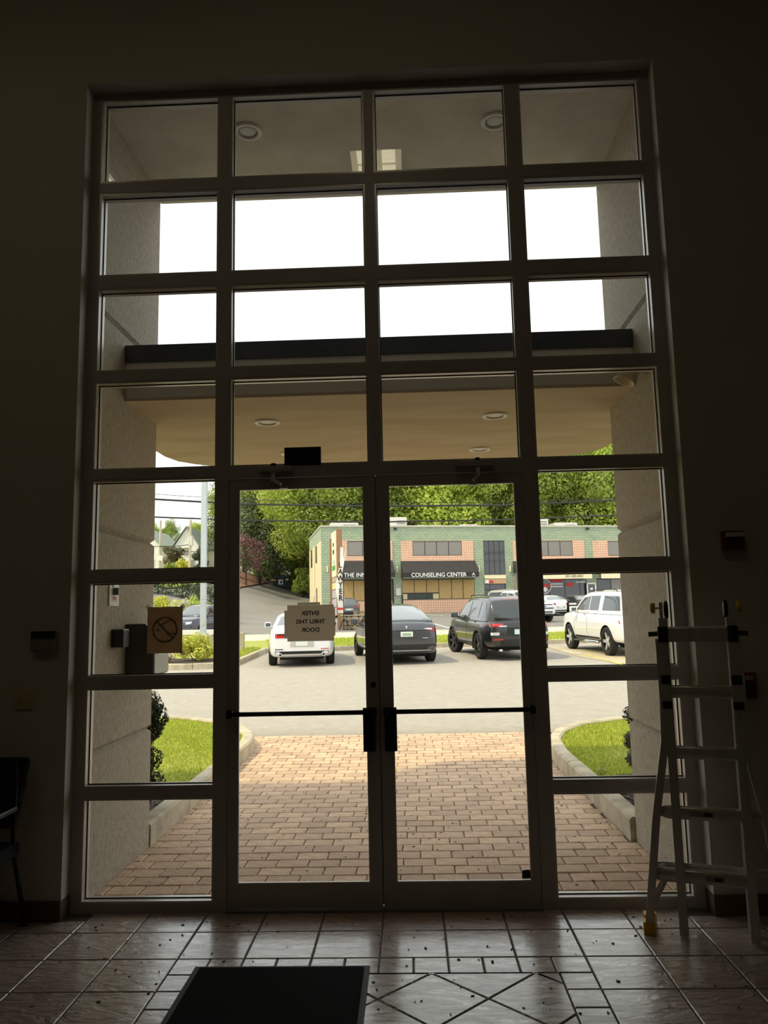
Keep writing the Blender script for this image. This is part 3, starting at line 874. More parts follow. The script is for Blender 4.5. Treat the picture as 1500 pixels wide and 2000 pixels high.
# ------------------------------------------------------------------ kerbs and planting beds
m_kerb = mat('kerb_concrete', (196,184,160), 0.9, var=0.7, vscale=5, col2=(150,140,120), bump=0.3, bscale=50)
m_mulch = mat('bark_mulch', (74,58,48), 0.95, var=0.9, vscale=40, col2=(42,32,27), bump=0.9, bscale=60)
m_soil = mat('lawn_soil', (158,160,70), 0.95, var=0.6, vscale=6, col2=(130,138,58))
m_grass = mat('grass_blade', (206,208,92), 0.7, island=0.9, col2=(150,170,60), trans=0.35)
def kerb_run(root, path, w=0.14, h0=0.17, step=1.1, z=lambda x, y: tz(x, y)):
    """kerb stones swept along a path, each stone a part"""
    P = [Vector((p[0],p[1],0)) for p in path]
    # densify
    D = [P[0]]
    for i in range(len(P)-1):
        n = max(1, int((P[i+1]-P[i]).length/0.22))
        D += [P[i].lerp(P[i+1], k/n) for k in range(1, n+1)]
    L_ = [0]
    for i in range(1, len(D)): L_.append(L_[-1]+(D[i]-D[i-1]).length)
    ns = max(1, round(L_[-1]/step))
    for s in range(ns):
        a, c = L_[-1]*s/ns, L_[-1]*(s+1)/ns
        def at(l):
            for i in range(1, len(D)):
                if L_[i] >= l-1e-9: return D[i-1].lerp(D[i], (l-L_[i-1])/max(1e-9, L_[i]-L_[i-1]))
            return D[-1]
        a, c = a+0.006, c-0.006
        pts = [at(a)]+[D[i] for i, l in enumerate(L_) if a+0.02 < l < c-0.02]+[at(c)]
        vs = []; prof = [(-w/2,-0.1),(-w/2,h0-0.02),(-w/2+0.022,h0),(w/2-0.022,h0),(w/2,h0-0.02),(w/2,-0.1)]
        for i, p in enumerate(pts):
            t_ = (pts[min(i+1,len(pts)-1)]-pts[max(i-1,0)]).normalized()
            nn = Vector((-t_.y,t_.x,0))
            for a_, hz in prof:
                q = p+nn*a_
                vs.append((q.x,q.y,z(p.x,p.y)+hz))
        n = 6
        fs = [(i*n+k,i*n+k+1,(i+1)*n+k+1,(i+1)*n+k) for i in range(len(pts)-1) for k in range(n-1)]
        fs += [tuple(range(n)), tuple((len(pts)-1)*n+k for k in range(n))]
        MB().add(vs, fs).build('kerb_stone', m_kerb, root)
def blades(name, n, inside, bb, h0, h1, seed, m=None, dz=0.0, w=0.012, zf=tz):
    r = random.Random(seed); vs = []; fs = []
    k = 0
    while k < n:
        x, y = r.uniform(bb[0],bb[1]), r.uniform(bb[2],bb[3])
        if not inside(x, y): continue
        a = r.uniform(0,2*pi); h = r.uniform(h0,h1); l = r.uniform(0,0.6)*h; ww = w*r.uniform(.6,1.3)
        z = zf(x, y)+dz
        dx, dy = cos(a)*ww, sin(a)*ww
        b0 = len(vs); lx, ly = -sin(a)*l, cos(a)*l
        vs += [(x-dx,y-dy,z),(x+dx,y+dy,z),(x+lx,y+ly,z+h)]
        fs.append((b0,b0+1,b0+2)); k += 1
    me = bpy.data.meshes.new(name); me.from_pydata(vs, [], fs); me.update()
    return mkobj(name, me, m or m_grass)
def pip(poly):
    def f(x, y):
        c = False; n = len(poly)
        for i in range(n):
            x1,y1 = poly[i]; x2,y2 = poly[i-1]
            if (y1 > y) != (y2 > y) and x < (x2-x1)*(y-y1)/(y2-y1)+x1: c = not c
        return c
    return f
def bed(name, poly, h, m):
    """ground slab over a polygon (triangulated, follows the terrain)"""
    bm = bmesh.new()
    vv = [bm.verts.new((p[0],p[1],tz(p[0],p[1])+h)) for p in poly]
    f = bm.faces.new(vv)
    ex = bmesh.ops.extrude_face_region(bm, geom=[f])
    for v in [g for g in ex['geom'] if isinstance(g, bmesh.types.BMVert)]: v.co.z -= h+0.05
    bmesh.ops.triangulate(bm, faces=bm.faces)
    bmesh.ops.recalc_face_normals(bm, faces=bm.faces)
    me = bpy.data.meshes.new(name); bm.to_mesh(me); bm.free()
    return struct(mkobj(name, me, m))
LK = [(-1.905,1.325),(-1.915,4.6),(-1.90,5.05),(-1.97,5.55),(-2.2,6.1),(-2.6,6.6),(-3.3,7.08),(-4.5,7.4),(-7.5,7.6)]
RK = [(1.875,1.325),(1.860,3.2),(1.85,4.3),(1.90,4.95),(2.08,5.5),(2.45,6.0),(3.1,6.35),(4.2,6.55),(7.5,6.6)]
kl = empty_struct('kerb_left'); kerb_run(kl, LK, 0.15)
kr = empty_struct('kerb_right'); kerb_run(kr, RK, 0.15)
PL = [(-1.95,1.325)]+[(p[0]-0.06,p[1]-0.05) for p in LK[1:]]+[(-8.5,7.5),(-8.5,1.325)]
PR = [(1.92,1.325)]+[(p[0]+0.06,p[1]-0.05) for p in RK[1:]]+[(8.5,6.5),(8.5,1.325)]
bed('lawn_left', PL, 0.125, m_soil); bed('lawn_right', PR, 0.125, m_soil)
ml = [(-1.975,1.326),(-1.975,2.75),(-2.3,2.95),(-2.9,2.95),(-8,2.7),(-8,1.326)]
mr_ = [(1.94,1.326),(1.93,2.85),(2.2,3.0),(2.8,3.0),(8,2.7),(8,1.326)]
bed('mulch_left', ml, 0.14, m_mulch); bed('mulch_right', mr_, 0.14, m_mulch)
_iL, _imL, _iR, _imR = pip(PL), pip(ml), pip(PR), pip(mr_)
tag(stuff(blades('lawn_grass', 42000, lambda x, y: _iL(x,y) and not _imL(x,y), (-6.0,-1.97,2.7,7.5), 0.02, 0.05, 5, dz=0.12)), 'mown green lawn left of the brick walk', 'grass')
tag(stuff(blades('lawn_grass', 34000, lambda x, y: _iR(x,y) and not _imR(x,y), (1.9,5.5,2.8,6.5), 0.02, 0.055, 6, dz=0.12)), 'mown green lawn right of the brick walk', 'grass')
m_chip = mat('mulch_chip', (96,76,62), 0.95, island=1.0, col2=(40,30,26))
_c = litter('bark_chips', 900, -3.2,-2.0,1.34,2.9,0.14,0.015,0.06,m_chip,8); tag(_c, 'dark bark chips in the bed left of the brick walk', 'mulch')
_c = litter('bark_chips', 900, 1.96,3.2,1.34,2.95,0.14,0.015,0.06,m_chip,9); tag(_c, 'dark bark chips in the bed right of the brick walk', 'mulch')
tag(litter('walk_grit', 140, -1.8,1.8,0.3,3.2,lambda x,y: tz(x,y)+0.001,0.006,0.022,mat('grit',(150,132,110),0.9,island=0.9,col2=(40,32,26)),10), 'scattered grit and bits on the brick walk', 'litter')

# ------------------------------------------------------------------ leaves helper
m_leaf_dark = mat('leaf_dark', (88,104,58), 0.6, island=0.9, col2=(48,62,38), trans=0.25)
m_leaf_mid = mat('leaf_mid', (180,192,86), 0.6, island=0.95, col2=(112,134,56), trans=0.35)
m_leaf_gold = mat('leaf_gold', (232,224,96), 0.6, island=0.95, col2=(150,166,60), trans=0.35)
m_leaf_lite = mat('leaf_light', (200,212,108), 0.6, island=0.95, col2=(134,156,68), trans=0.4)
m_bark = mat('bark', (96,80,66), 0.95, var=0.8, vscale=6, col2=(56,46,38), bump=0.8, bscale=20, stretch=(1,1,0.25))
def leaf_cloud(blobs, per, size, seed, flat=0.55, jitter=0.28):
    """leaves spread over a set of spherical clumps (centre, radius)"""
    r = random.Random(seed); vs = []; fs = []
    for c, R in blobs:
        for k in range(max(4, int(per*R*R))):
            u, a = r.uniform(-1,1), r.uniform(0,2*pi)
            q = sqrt(1-u*u); d = Vector((q*cos(a), q*sin(a), u))
            p = Vector(c) + d*R*(1-jitter*r.random())
            n = (d + Vector((r.uniform(-1,1),r.uniform(-1,1),r.uniform(-0.3,1)))*flat).normalized()
            t = n.cross(Vector((r.uniform(-1,1),r.uniform(-1,1),r.uniform(-1,1)))).normalized()
            s = n.cross(t); L = size*r.uniform(0.6,1.3); w = L*0.55
            b0 = len(vs)
            vs += [tuple(p-t*L*0.5), tuple(p+s*w*0.5), tuple(p+t*L*0.5), tuple(p-s*w*0.5)]
            fs.append((b0,b0+1,b0+2,b0+3))
    me = bpy.data.meshes.new('foliage'); me.from_pydata(vs, [], fs); me.update()
    return me
def shrub(name, label, loc, rx, ry, h, m, seed, size=0.06, per=900, nb=14, group=None, cat='shrub', stem=True, z0=0.12, shape='dome'):
    t = thing(name, label, cat, loc, 0, group)
    r = random.Random(seed); B = []
    for i in range(nb):
        a = r.uniform(0,2*pi); q = sqrt(r.random())*0.72
        if shape == 'dome':
            zz = r.uniform(0.25,0.82)*sqrt(max(0.05,1-q*q*0.9))
            rr = 0.34*r.uniform(0.7,1.1)
        else:
            zz = r.uniform(0.12,0.88); q *= 0.9; rr = 0.30*r.uniform(0.8,1.1)
        R = rr*min(rx,ry,h*0.8)*1.25
        B.append(((rx*q*cos(a), ry*q*sin(a), max(R*0.6+z0*h, zz*h)), R))
    mkobj('foliage', leaf_cloud(B, per, size, seed), m, t)
    b = MB()
    for i in range(5):
        c, R = B[i]
        b.tube([(c[0]*0.1,c[1]*0.1,0.0),(c[0]*0.5,c[1]*0.5,c[2]*0.5),c],[0.02*h,0.014*h,0.006*h],5)
    b.build('stem', m_bark, t)
    return t
m_yew = mat('yew_needle', (74,84,54), 0.7, island=0.95, col2=(34,42,28), trans=0.15)
# dark yews growing against the facade, just showing past the portal walls
shrub('yew_shrub','dark tall evergreen shrub hugging the outer left wall', (-2.13,1.74,0.12), 0.33,0.30,1.10, m_yew, 21, 0.034, 26000, 40, shape='col')
shrub('yew_shrub','dark straggly evergreen shrub hugging the outer right wall', (2.16,1.95,0.12), 0.24,0.26,0.82, m_yew, 22, 0.030, 30000, 30, shape='col')
shrub('weed_tuft','small bright green weed tuft at the right lawn edge', (1.985,2.95,0.13), 0.07,0.16,0.14, m_leaf_lite, 23, 0.03, 16000, 8, stem=False)

# ------------------------------------------------------------------ island with pole, bush and kerb
isl_ = [(-4.86,17.1),(-4.9,20),(-4.92,22.3),(-12,20.6),(-12,17.6),(-7.2,17.0),(-6.95,16.62),(-6.5,16.45),(-5.5,16.6)]
ki = empty_struct('kerb_island')
kerb_run(ki, [(-12,17.5),(-7.6,17.15),(-7.05,16.75),(-6.6,16.5),(-6.0,16.42),(-5.45,16.55),(-5.0,16.85),(-4.86,17.4),(-4.88,19.6),(-4.92,22.3)], 0.16, 0.16, 1.05)
bed('mulch_island', [(-5.0,17.1),(-5.0,18.6),(-8.6,18.6),(-8.6,17.2),(-7.1,16.9),(-6.5,16.55),(-5.5,16.65)], 0.13, m_mulch)
bed('lawn_island', [(-4.98,18.6),(-5.0,22.3),(-12,20.7),(-12,18.6)], 0.13, m_soil)
gi = [(-4.98,18.62),(-5.0,22.0),(-5.42,22.0),(-5.42,18.62)]
def bar_grass(nm, poly, n, seed, lab, h0=0.06, h1=0.13, w=0.03):
    ins = pip(poly); xs = [p[0] for p in poly]; ys = [p[1] for p in poly]
    tag(stuff(blades(nm, n, ins, (min(xs),max(xs),min(ys),max(ys)), h0, h1, seed, dz=0.12, w=w)), lab, 'grass')
bar_grass('island_grass', gi, 1600, 12, 'grass on the kerbed island left of the white sedan')
shrub('azalea_bush','round yellow-green bush on the kerbed island under the light pole', (-6.12,17.75,tz(-6.1,17.7)+0.12), 0.60,0.5,0.86, m_leaf_gold, 31, 0.085, 3400, 26)
shrub('flower_clump','low flowering clump with white and red blossoms on the island', (-6.85,17.35,tz(-6.9,17.4)+0.12), 0.34,0.25,0.32, mat('blossom_mix',(226,214,196),0.6,island=1.0,col2=(120,70,50),trans=0.3), 32, 0.05, 5000, 10)
pl_ = thing('light_pole', 'tall pale square light pole rising behind the island bush', 'pole', (-6.50,20.0,tz(-6.5,20)))
m_pole = mat('pole_grey', (190,196,200), 0.5, 0.2, var=0.3, vscale=2)
MB().box(-0.085,0.085,-0.085,0.085,0.80,9.0).build('shaft', m_pole, pl_)
MB().box(-0.14,0.14,-0.14,0.14,0.76,0.80).build('base_plate', m_pole, pl_)
MB().lathe([(0.30,-0.1),(0.30,0.74),(0.28,0.76),(0,0.76)],20).build('pedestal', m_kerb, pl_)
for z in (1.05, 1.9): MB().box(-0.03,0.03,-0.10,-0.085,z,z+0.09).build('hand_hole_cover', m_fascia, pl_)
MB().box(-0.5,0.5,-0.12,0.12,8.9,9.05).build('lamp_head', m_fascia, pl_)
t = thing('parking_barrier', 'white barrier rail on a grey concrete wall behind the island bush', 'barrier', (-6.75,21.3,tz(-6.7,21.3)))
MB().cbox(-1.6,1.3,-0.12,0.12,-0.1,0.74,0.02).build('wall', m_kerb, t)
MB().cbox(-1.6,0.62,-0.20,-0.12,0.70,0.86,0.03).build('rail', m_white, t)

# grass strip, sidewalk and lines between lot and street
def sstrip(name, m, u0, u1, v0, v1, dz, nu=30, nv=4):
    return struct(drape(name, m, u0, u1, v0, v1, nu, nv, dz, lambda u, v: (u*cos(SA)-v*sin(SA), u*sin(SA)+v*cos(SA))))
# (v measured along the turned street frame through the origin)
m_walk = mat('sidewalk_concrete', (224,206,172), 0.9, var=0.6, vscale=1.2, col2=(206,188,156))
sstrip('verge_soil', m_soil, -7.5, 26, 22.6, 27.6, 0.13)
kv = empty_struct('kerb_verge')
kerb_run(kv, [(u*cos(SA)-22.5*sin(SA), u*sin(SA)+22.5*cos(SA)) for u in (-0.2,4,8,12,16,20,26)], 0.16, 0.16, 2.4)
kerb_run(kv, [(-4.92,22.0),(-4.6,22.25)], 0.16, 0.16, 1.0)
vg = [(u*cos(SA)-v*sin(SA), u*sin(SA)+v*cos(SA)) for u, v in ((0.15,22.7),(14,22.7),(14,27.5),(0.15,27.5))]
bar_grass('verge_grass', vg, 16000, 13, 'long grass verge between the parked cars and the street', 0.05, 0.12, 0.03)
sstrip('sidewalk', m_walk, -40, 45, 27.7, 34.0, 0.06)
m_line = mat('line_paint', (236,234,226), 0.7, var=0.4, vscale=3, col2=(200,196,186))
def line(p, q, w, m, parent=None, name='trim_line'):
    p, q = Vector(p), Vector(q); n = (q-p).normalized(); n = Vector((-n.y,n.x))*w/2
    k = 8; R = [[(a.x, a.y, tz(a.x,a.y)+0.012) for a in (p.lerp(q,i/k)-n, p.lerp(q,i/k)+n)] for i in range(k+1)]
    return struct(MB().grid(R).build(name, m))
m_yline = mat('yellow_paint', (226,190,90), 0.7, var=0.5, vscale=4, col2=(190,170,120))
line((5.45,19.2),(5.62,14.6),0.10,m_yline,name='trim_2'); line((5.0,20.6),(5.42,19.5),0.13,m_line,name='trim_3')
for i, (p, q) in enumerate((((1.2,45.6),(2.35,37.6)),((-0.1,61.0),(2.6,54.0)),((4.0,60.5),(5.9,53.5)),((-4.3,60.6),(-3.0,55.8)))):
    line(p, q, 0.13, m_line, name='trim_%d' % (i+4))
m_patch = mat('new_asphalt', (132,128,126), 0.85, var=0.5, vscale=1.0, col2=(120,116,114), bump=0.3, bscale=60)
m_gravel = mat('gravel_strip', (206,192,162), 0.95, var=0.9, vscale=14, col2=(150,138,116), bump=0.6, bscale=40)
struct(drape('gravel_1', m_gravel, 4.9, 9.5, 14.0, 22.4, 8, 12, 0.008, lambda x, y: (x+0.05*(22-y)+ (0.9*(18-y)/4 if y < 18 and x < 6 else 0), y)))
# ================================================================== OFFICE BUILDING ACROSS THE STREET
def block_mat(name, c1, c2, cm, bw, bh, off=0.5, axis='xz', bump=0.4, mortar=0.014):
    m = mat(name, c1, 0.9)
    nt = m.node_tree; N, L = nt.nodes, nt.links
    tc = N.new('ShaderNodeTexCoord'); se = N.new('ShaderNodeSeparateXYZ'); cb = N.new('ShaderNodeCombineXYZ')
    L.new(tc.outputs['Object'], se.inputs[0])
    L.new(se.outputs['X' if axis == 'xz' else 'Y'], cb.inputs[0]); L.new(se.outputs['Z'], cb.inputs[1])
    bk = N.new('ShaderNodeTexBrick'); bk.offset = off
    bk.inputs['Scale'].default_value = 1.0
    bk.inputs['Brick Width'].default_value = bw; bk.inputs['Row Height'].default_value = bh
    bk.inputs['Mortar Size'].default_value = mortar; bk.inputs['Bias'].default_value = -0.2
    bk.inputs['Color1'].default_value = lin(c1)+(1,); bk.inputs['Color2'].default_value = lin(c2)+(1,); bk.inputs['Mortar'].default_value = lin(cm)+(1,)
    L.new(cb.outputs[0], bk.inputs['Vector'])
    L.new(bk.outputs['Color'], N['Principled BSDF'].inputs['Base Color'])
    bp = N.new('ShaderNodeBump'); bp.inputs['Strength'].default_value = bump; bp.inputs['Distance'].default_value = 0.03; bp.invert = True
    L.new(bk.outputs['Fac'], bp.inputs['Height']); L.new(bp.outputs['Normal'], N['Principled BSDF'].inputs['Normal'])
    return m
m_green = block_mat('green_block', (168,180,152), (152,168,142), (126,142,118), 0.40, 0.20, bump=0.6)
m_greens = block_mat('green_block_side', (168,180,152), (152,168,142), (126,142,118), 0.40, 0.20, axis='yz', bump=0.6)
m_peach = block_mat('peach_tile', (236,194,166), (226,184,156), (178,132,112), 0.20, 0.20, off=0.0, bump=0.2)
m_creamb = block_mat('cream_block_side', (232,212,176), (222,202,166), (190,168,138), 0.40, 0.20, axis='yz', bump=0.5)
m_awn = mat('awning_canvas', (44,41,42), 0.8, var=0.6, vscale=3, col2=(58,54,54))
m_wglass = mat('office_glass', (128,122,112), 0.08, 0.0, spec=0.8)
m_wdark = mat('dark_glass', (52,52,56), 0.05, spec=0.9)
m_board = mat('kraft_blind', (190,160,106), 0.85, var=0.7, vscale=5, col2=(164,132,84), stretch=(4,1,0.6))
m_fr = mat('dark_frame', (42,38,36), 0.5)
m_cream = mat('cream_sign', (238,226,188), 0.6)
m_hvac = mat('hvac_metal', (206,202,196), 0.5, 0.2)
m_letter = mat('white_letter', (240,238,232), 0.5)
BLD = thing('office_building', 'two-storey green block office building with peach panels across the street', 'building', (-6.35,58.0,0), SA)
U0, U1, ZT, DP = -0.72, 33.0, 8.98, 11.2
MB().box(U0,U1,0.0,DP,0.8,ZT).build('wall', m_green, BLD)
MB().box(U0-0.02,U0,0.0,DP,7.85,ZT).build('side_band', m_greens, BLD)
MB().box(U0-0.02,U0,0.0,DP,0.8,7.85).build('side_wall', m_creamb, BLD)
MB().box(U0-0.08,U1,-0.08,DP+0.08,ZT,ZT+0.12).build('parapet_cap', m_fascia, BLD)
def bwin(u0, u1, z0, z1, splits, m=m_wglass, v=-0.03, nm='window', zs=()):
    f = MB(); t_ = 0.05
    us = [u0]+list(splits)+[u1]; zz = [z0]+list(zs)+[z1]
    f.box(u0,u1,v-0.0,v+0.03,z0,z0+t_); f.box(u0,u1,v,v+0.03,z1-t_,z1)
    for u in us: f.box(max(u0,u-t_/2),min(u1,u+t_/2),v-0.004,v+0.03,z0,z1)
    for z in zs: f.box(u0,u1,v-0.003,v+0.03,z-t_/2,z+t_/2)
    o = f.build(nm, m_fr, BLD)
    k = 0
    for i in range(len(us)-1):
        for j in range(len(zz)-1):
            mm = m[k % len(m)] if isinstance(m, list) else m
            MB().box(us[i]+t_/2,us[i+1]-t_/2,v+0.012,v+0.022,zz[j]+t_/2,zz[j+1]-t_/2).build('pane', mm, o); k += 1
    return o
def peach(u0, u1, z0, z1, v=-0.05): return MB().box(u0,u1,v,0.0,z0,z1).build('tile_panel', m_peach, BLD)
def peach_around(u0, u1, z0, z1, w0, w1, wz0, wz1):
    peach(u0,w0,z0,z1); peach(w1,u1,z0,z1); peach(w0,w1,z0,wz0)
    if z1-wz1 > 0.02: peach(w0,w1,wz1,z1)
def awning(u0, u1, z0, zv, z1, d=1.0):
    s = MB(); vs = []
    for u in (u0,u1): vs += [(u,-0.01,z1),(u,-d,zv),(u,-d,z0),(u,-d+0.03,z0),(u,-0.01,z0+0.02)]
    s.add(vs, [(0,1,6,5),(1,2,7,6),(2,3,8,7),(3,4,9,8),(4,0,5,9),(0,4,3,2,1),(5,6,7,8,9)])
    a = s.build('awning', m_awn, BLD)
    MB().box(u0,u1,-d-0.012,-d,z0-0.02,z0+0.015).build('awning_trim', mat('awn_trim',(150,146,138),0.6), a)
    return a
def btext(txt, size, u, z, v, par, m=None, bold=0.012, sx=1.0, align='c'):
    me = text_mesh(txt, size, 0.006, bold, sx)
    xs = [vv.co.x for vv in me.vertices]; dx = -min(xs) if align == 'l' else 0
    me.transform(Matrix.Translation((u+dx, v, z)) @ FACE_S)
    me.materials.clear()
    return mkobj('lettering', me, m or m_letter, par)
# bay 1
peach_around(0.86,5.22,6.16,7.83,1.43,4.66,6.55,7.80)
bwin(1.43,4.66,6.55,7.80,(2.71,3.7))
a1 = awning(0.78,5.20,4.70,5.14,6.18)
btext('THE INNER', 0.47, 0.98, 4.93, -1.02, a1, bold=0.006, sx=1.0, align='l')
bwin(0.88,5.10,2.85,4.58,(1.9,3.0,4.1), m_board)
peach(0.86,5.10,1.0,2.85)
MB().box(5.10,5.26,-0.06,0.0,1.9,4.6).build('dark_post', m_fr, BLD)
# bay 2
peach_around(5.94,12.22,6.10,7.80,6.92,11.2,6.54,7.77)
bwin(6.92,11.2,6.54,7.77,(7.98,9.0,10.05))
a2 = awning(5.90,12.34,4.66,5.08,6.10)
btext('COUNSELING CENTER', 0.47, 6.56, 4.87, -1.02, a2, bold=0.006, sx=0.98, align='l')
e_ = MB(); e_.lathe([(0.105,0),(0.13,0),(0.13,0.01),(0.105,0.01)],18,Matrix.Translation((11.86,-1.01,4.83)) @ Matrix.Rotation(pi/2,4,'X'),closed=True)
e_.build('leaf_emblem', m_letter, a2)
e_ = MB(); e_.prism([(-0.09,0),(0.09,0),(0.05,0.10),(0,0.17),(-0.05,0.10)],0,0.01,M=Matrix.Translation((11.86,-1.01,4.87)) @ Matrix.Rotation(pi/2,4,'X'))
e_.build('leaf_emblem', m_letter, a2)
m_curt = mat('pale_curtain',(206,192,150),0.9); m_inn = mat('dark_interior',(44,52,40),0.3)
bwin(5.97,9.1,3.42,4.58,(7.0,8.05), m_board)
bwin(9.1,12.2,2.88,4.58,(10.2,11.2), m_board)
bwin(5.97,9.1,2.88,3.42,(6.42,7.0,8.05,8.55), [m_curt,m_inn,m_inn,m_inn,m_curt])
peach(5.94,12.22,1.0,2.86)
# bay 3: stair tower glazing
bwin(13.13,14.97,4.86,7.79,(13.58,14.05,14.52), m_wdark)
MB().box(13.1,15.0,-0.12,0.0,4.55,4.86).build('sill_band', m_cream, BLD)
MB().box(13.1,15.0,-0.10,0.0,4.12,4.52).build('sign_band', mat('tan_sign',(196,158,122),0.6), BLD)
MB().box(13.12,13.45,-0.13,-0.10,4.16,4.42).build('red_plaque', m_letter, BLD)
MB().box(13.45,13.85,-0.13,-0.10,4.18,4.40).build('red_plaque', mat('plaque_red',(190,60,52),0.5), BLD)
bwin(13.10,14.97,1.7,4.12,(13.55,14.9), m_wdark, zs=(3.6,))
# bay 4
peach_around(15.76,22.29,6.02,7.78,16.75,21.2,6.45,7.75)
bwin(16.75,21.2,6.45,7.75,(17.85,18.95,20.05))
a3 = awning(15.7,22.5,5.02,5.10,6.02,0.9)
MB().box(15.9,22.44,-0.95,-0.90,4.42,4.84).build('sign_board', m_cream, a3)
btext('401-580-6851', 0.27, 20.0, 4.63, -0.96, a3, mat('grey_letter',(120,112,96),0.6), 0.004, 1.1, 'l')
bwin(16.0,22.3,1.9,4.5,(17.3,18.9,20.3,21.7), m_wdark)
dsk = mat('decal_white',(232,228,222),0.5); drd = mat('decal_red',(196,40,40),0.5)
e_ = MB(); e_.lathe([(0.60,0),(0.66,0),(0.66,0.01),(0.60,0.01)],32,Matrix.Translation((18.4,-0.05,3.85)) @ Matrix.Rotation(pi/2,4,'X'),closed=True); e_.build('round_decal', dsk, BLD)
MB().prism([(-0.5,-0.10),(0.5,-0.14),(0.52,0.12),(-0.45,0.14)],0,0.012,M=Matrix.Translation((18.45,-0.05,3.9)) @ Matrix.Rotation(pi/2,4,'X')).build('decal_script', drd, BLD)
MB().prism([(-0.2,-0.42),(0.05,-0.5),(0.28,-0.35),(0.12,-0.1),(-0.05,-0.05)],0,0.012,M=Matrix.Translation((18.45,-0.05,3.85)) @ Matrix.Rotation(pi/2,4,'X')).build('decal_figure', dsk, BLD)
MB().box(19.0,20.1,-0.05,-0.04,4.20,4.48).build('red_decal', drd, BLD)
for k in range(2): MB().box(19.08,20.1,-0.052,-0.042,3.76+k*0.22,3.84+k*0.22).build('decal_line', dsk, BLD)
MB().prism([(-0.3,-0.16),(0.28,-0.16),(0.34,0.16),(-0.3,0.16)],0,0.012,M=Matrix.Translation((20.75,-0.05,3.95)) @ Matrix.Rotation(pi/2,4,'X')).build('neon_sign', drd, BLD)
MB().box(21.3,22.2,-0.05,-0.04,4.12,4.2).build('decal_line', dsk, BLD)
# framed panel beside the column, column and bay 5
t_ = MB()
for a in ((22.2,22.32,2.2,4.05),(22.95,23.07,2.2,4.05),(22.2,23.07,3.95,4.07),(22.2,23.07,2.2,2.3)): t_.box(a[0],a[1],-0.30,-0.24,a[2],a[3])
t_.build('door_frame', dsk, BLD)
MB().box(22.32,22.95,-0.27,-0.25,2.3,3.95).build('door_panel', m_wdark, BLD)
for k, (a, c) in enumerate(((3.45,3.65),(3.15,3.28),(2.9,3.0),(2.55,2.8))): MB().box(22.52+0.05*(k%2),22.76,-0.285,-0.272,a,c).build('door_print', dsk, BLD)
peach_around(23.10,29.6,6.02,7.76,24.5,28.4,6.42,7.72)
bwin(24.5,28.4,6.42,7.72,(25.8,27.1))
a4 = awning(23.2,29.7,5.02,5.10,6.02,0.9)
MB().box(23.3,29.5,-0.95,-0.90,4.40,4.82).build('sign_board', m_cream, a4)
bwin(23.3,29.5,1.9,4.45,(24.6,25.9,27.2,28.5), [m_wdark,m_wglass])
# wall lamps, meter box, flood lights, drain pipe, side windows
for i, (u, z) in enumerate(((-0.25,5.25),(5.56,5.15),(12.65,5.12),(15.42,5.12),(22.7,5.3))):
    MB().cbox(u-0.05,u+0.05,-0.14,-0.0,z,z+0.5,0.02).build('wall_lamp', m_cream, BLD)
MB().cbox(5.42,5.82,-0.14,0.0,3.25,3.85,0.02).build('meter_box', m_hvac, BLD)
MB().cyl((5.95,-0.08,1.7),(5.95,-0.08,3.3),0.06,8).build('drain_pipe', m_black, BLD)
for u in (5.45, 22.6):
    MB().cbox(u-0.12,u+0.14,-0.34,-0.10,ZT-0.28,ZT-0.10,0.03).build('flood_lamp', m_black, BLD)
for v0, v1, z0, z1 in ((3.6,4.7,6.3,7.75),(8.0,9.4,6.2,7.8)):
    o = MB().box(U0-0.05,U0-0.02,v0,v1,z0,z1).build('side_window', m_fr, BLD)
    MB().box(U0-0.06,U0-0.05,v0+0.08,v1-0.08,z0+0.08,z1-0.08).build('pane', m_wglass, o)
MB().cyl((U0-0.08,5.8,1.2),(U0-0.08,5.8,7.9),0.06,8).build('downspout', m_cream, BLD)
# rooftop units
for i, (u, v, w, d, h, l) in enumerate(((6.2,3.0,1.6,1.4,1.0,'grey rooftop air unit above the counseling awning gap'),(1.6,3.5,2.4,1.6,0.55,'low white rooftop unit near the left roof corner'),(8.6,4.0,0.8,1.0,0.45,'small white roof vent left of the stair tower'),(9.9,4.0,1.0,1.0,0.45,'small white roof box above the long upstairs window'),(13.0,4.0,1.6,1.2,0.5,'low roof unit with red stripe above the stair tower'),(19.5,4.0,1.9,1.6,1.1,'beige rooftop air conditioner above the right windows'),(22.2,4.0,2.2,1.4,0.65,'flat grey rooftop condenser at the right end'))):
    x, y = site(u, v)
    t = thing('rooftop_unit', l, 'air conditioner', (x,y,ZT+0.12), SA)
    MB().cbox(-w/2,w/2,-d/2,d/2,0.0,h,0.04).build('casing', m_hvac, t)
    g = MB()
    for k in range(3): g.box(-w*0.05,w*0.42,-d/2-0.012,-d/2-0.001,h*(0.2+0.2*k),h*(0.3+0.2*k))
    g.build('louver', mat('louver_grey',(120,116,112),0.5), t)
    if 'red' in l: MB().box(0.0,0.12,-d/2-0.02,-d/2,0.05,h-0.05).build('stripe', drd, t)
# American-style striped flag on the wall
x, y = site(15.7,-0.05); t = thing('wall_flag', 'red and white striped flag hanging from a wall pole at the stair tower', 'flag', (x,y,3.75), SA)
MB().tube([(0,0,0),(0.05,-0.5,1.25)],0.02,6).build('pole', m_hvac, t)
P = [[(0.04-0.25*q*(0.4+0.6*h)+0.0, -0.42*(1-h)-0.05*sin(5*h), 1.05-1.25*h-0.15*q) for q in (0,0.25,0.5,0.75,1.0)] for h in [i/8 for i in range(9)]]
b = MB(); b.grid(P); b.mi = [(i % 4) % 2 for i in range(len(b.f))]
b.build('cloth', [drd, dsk], t)

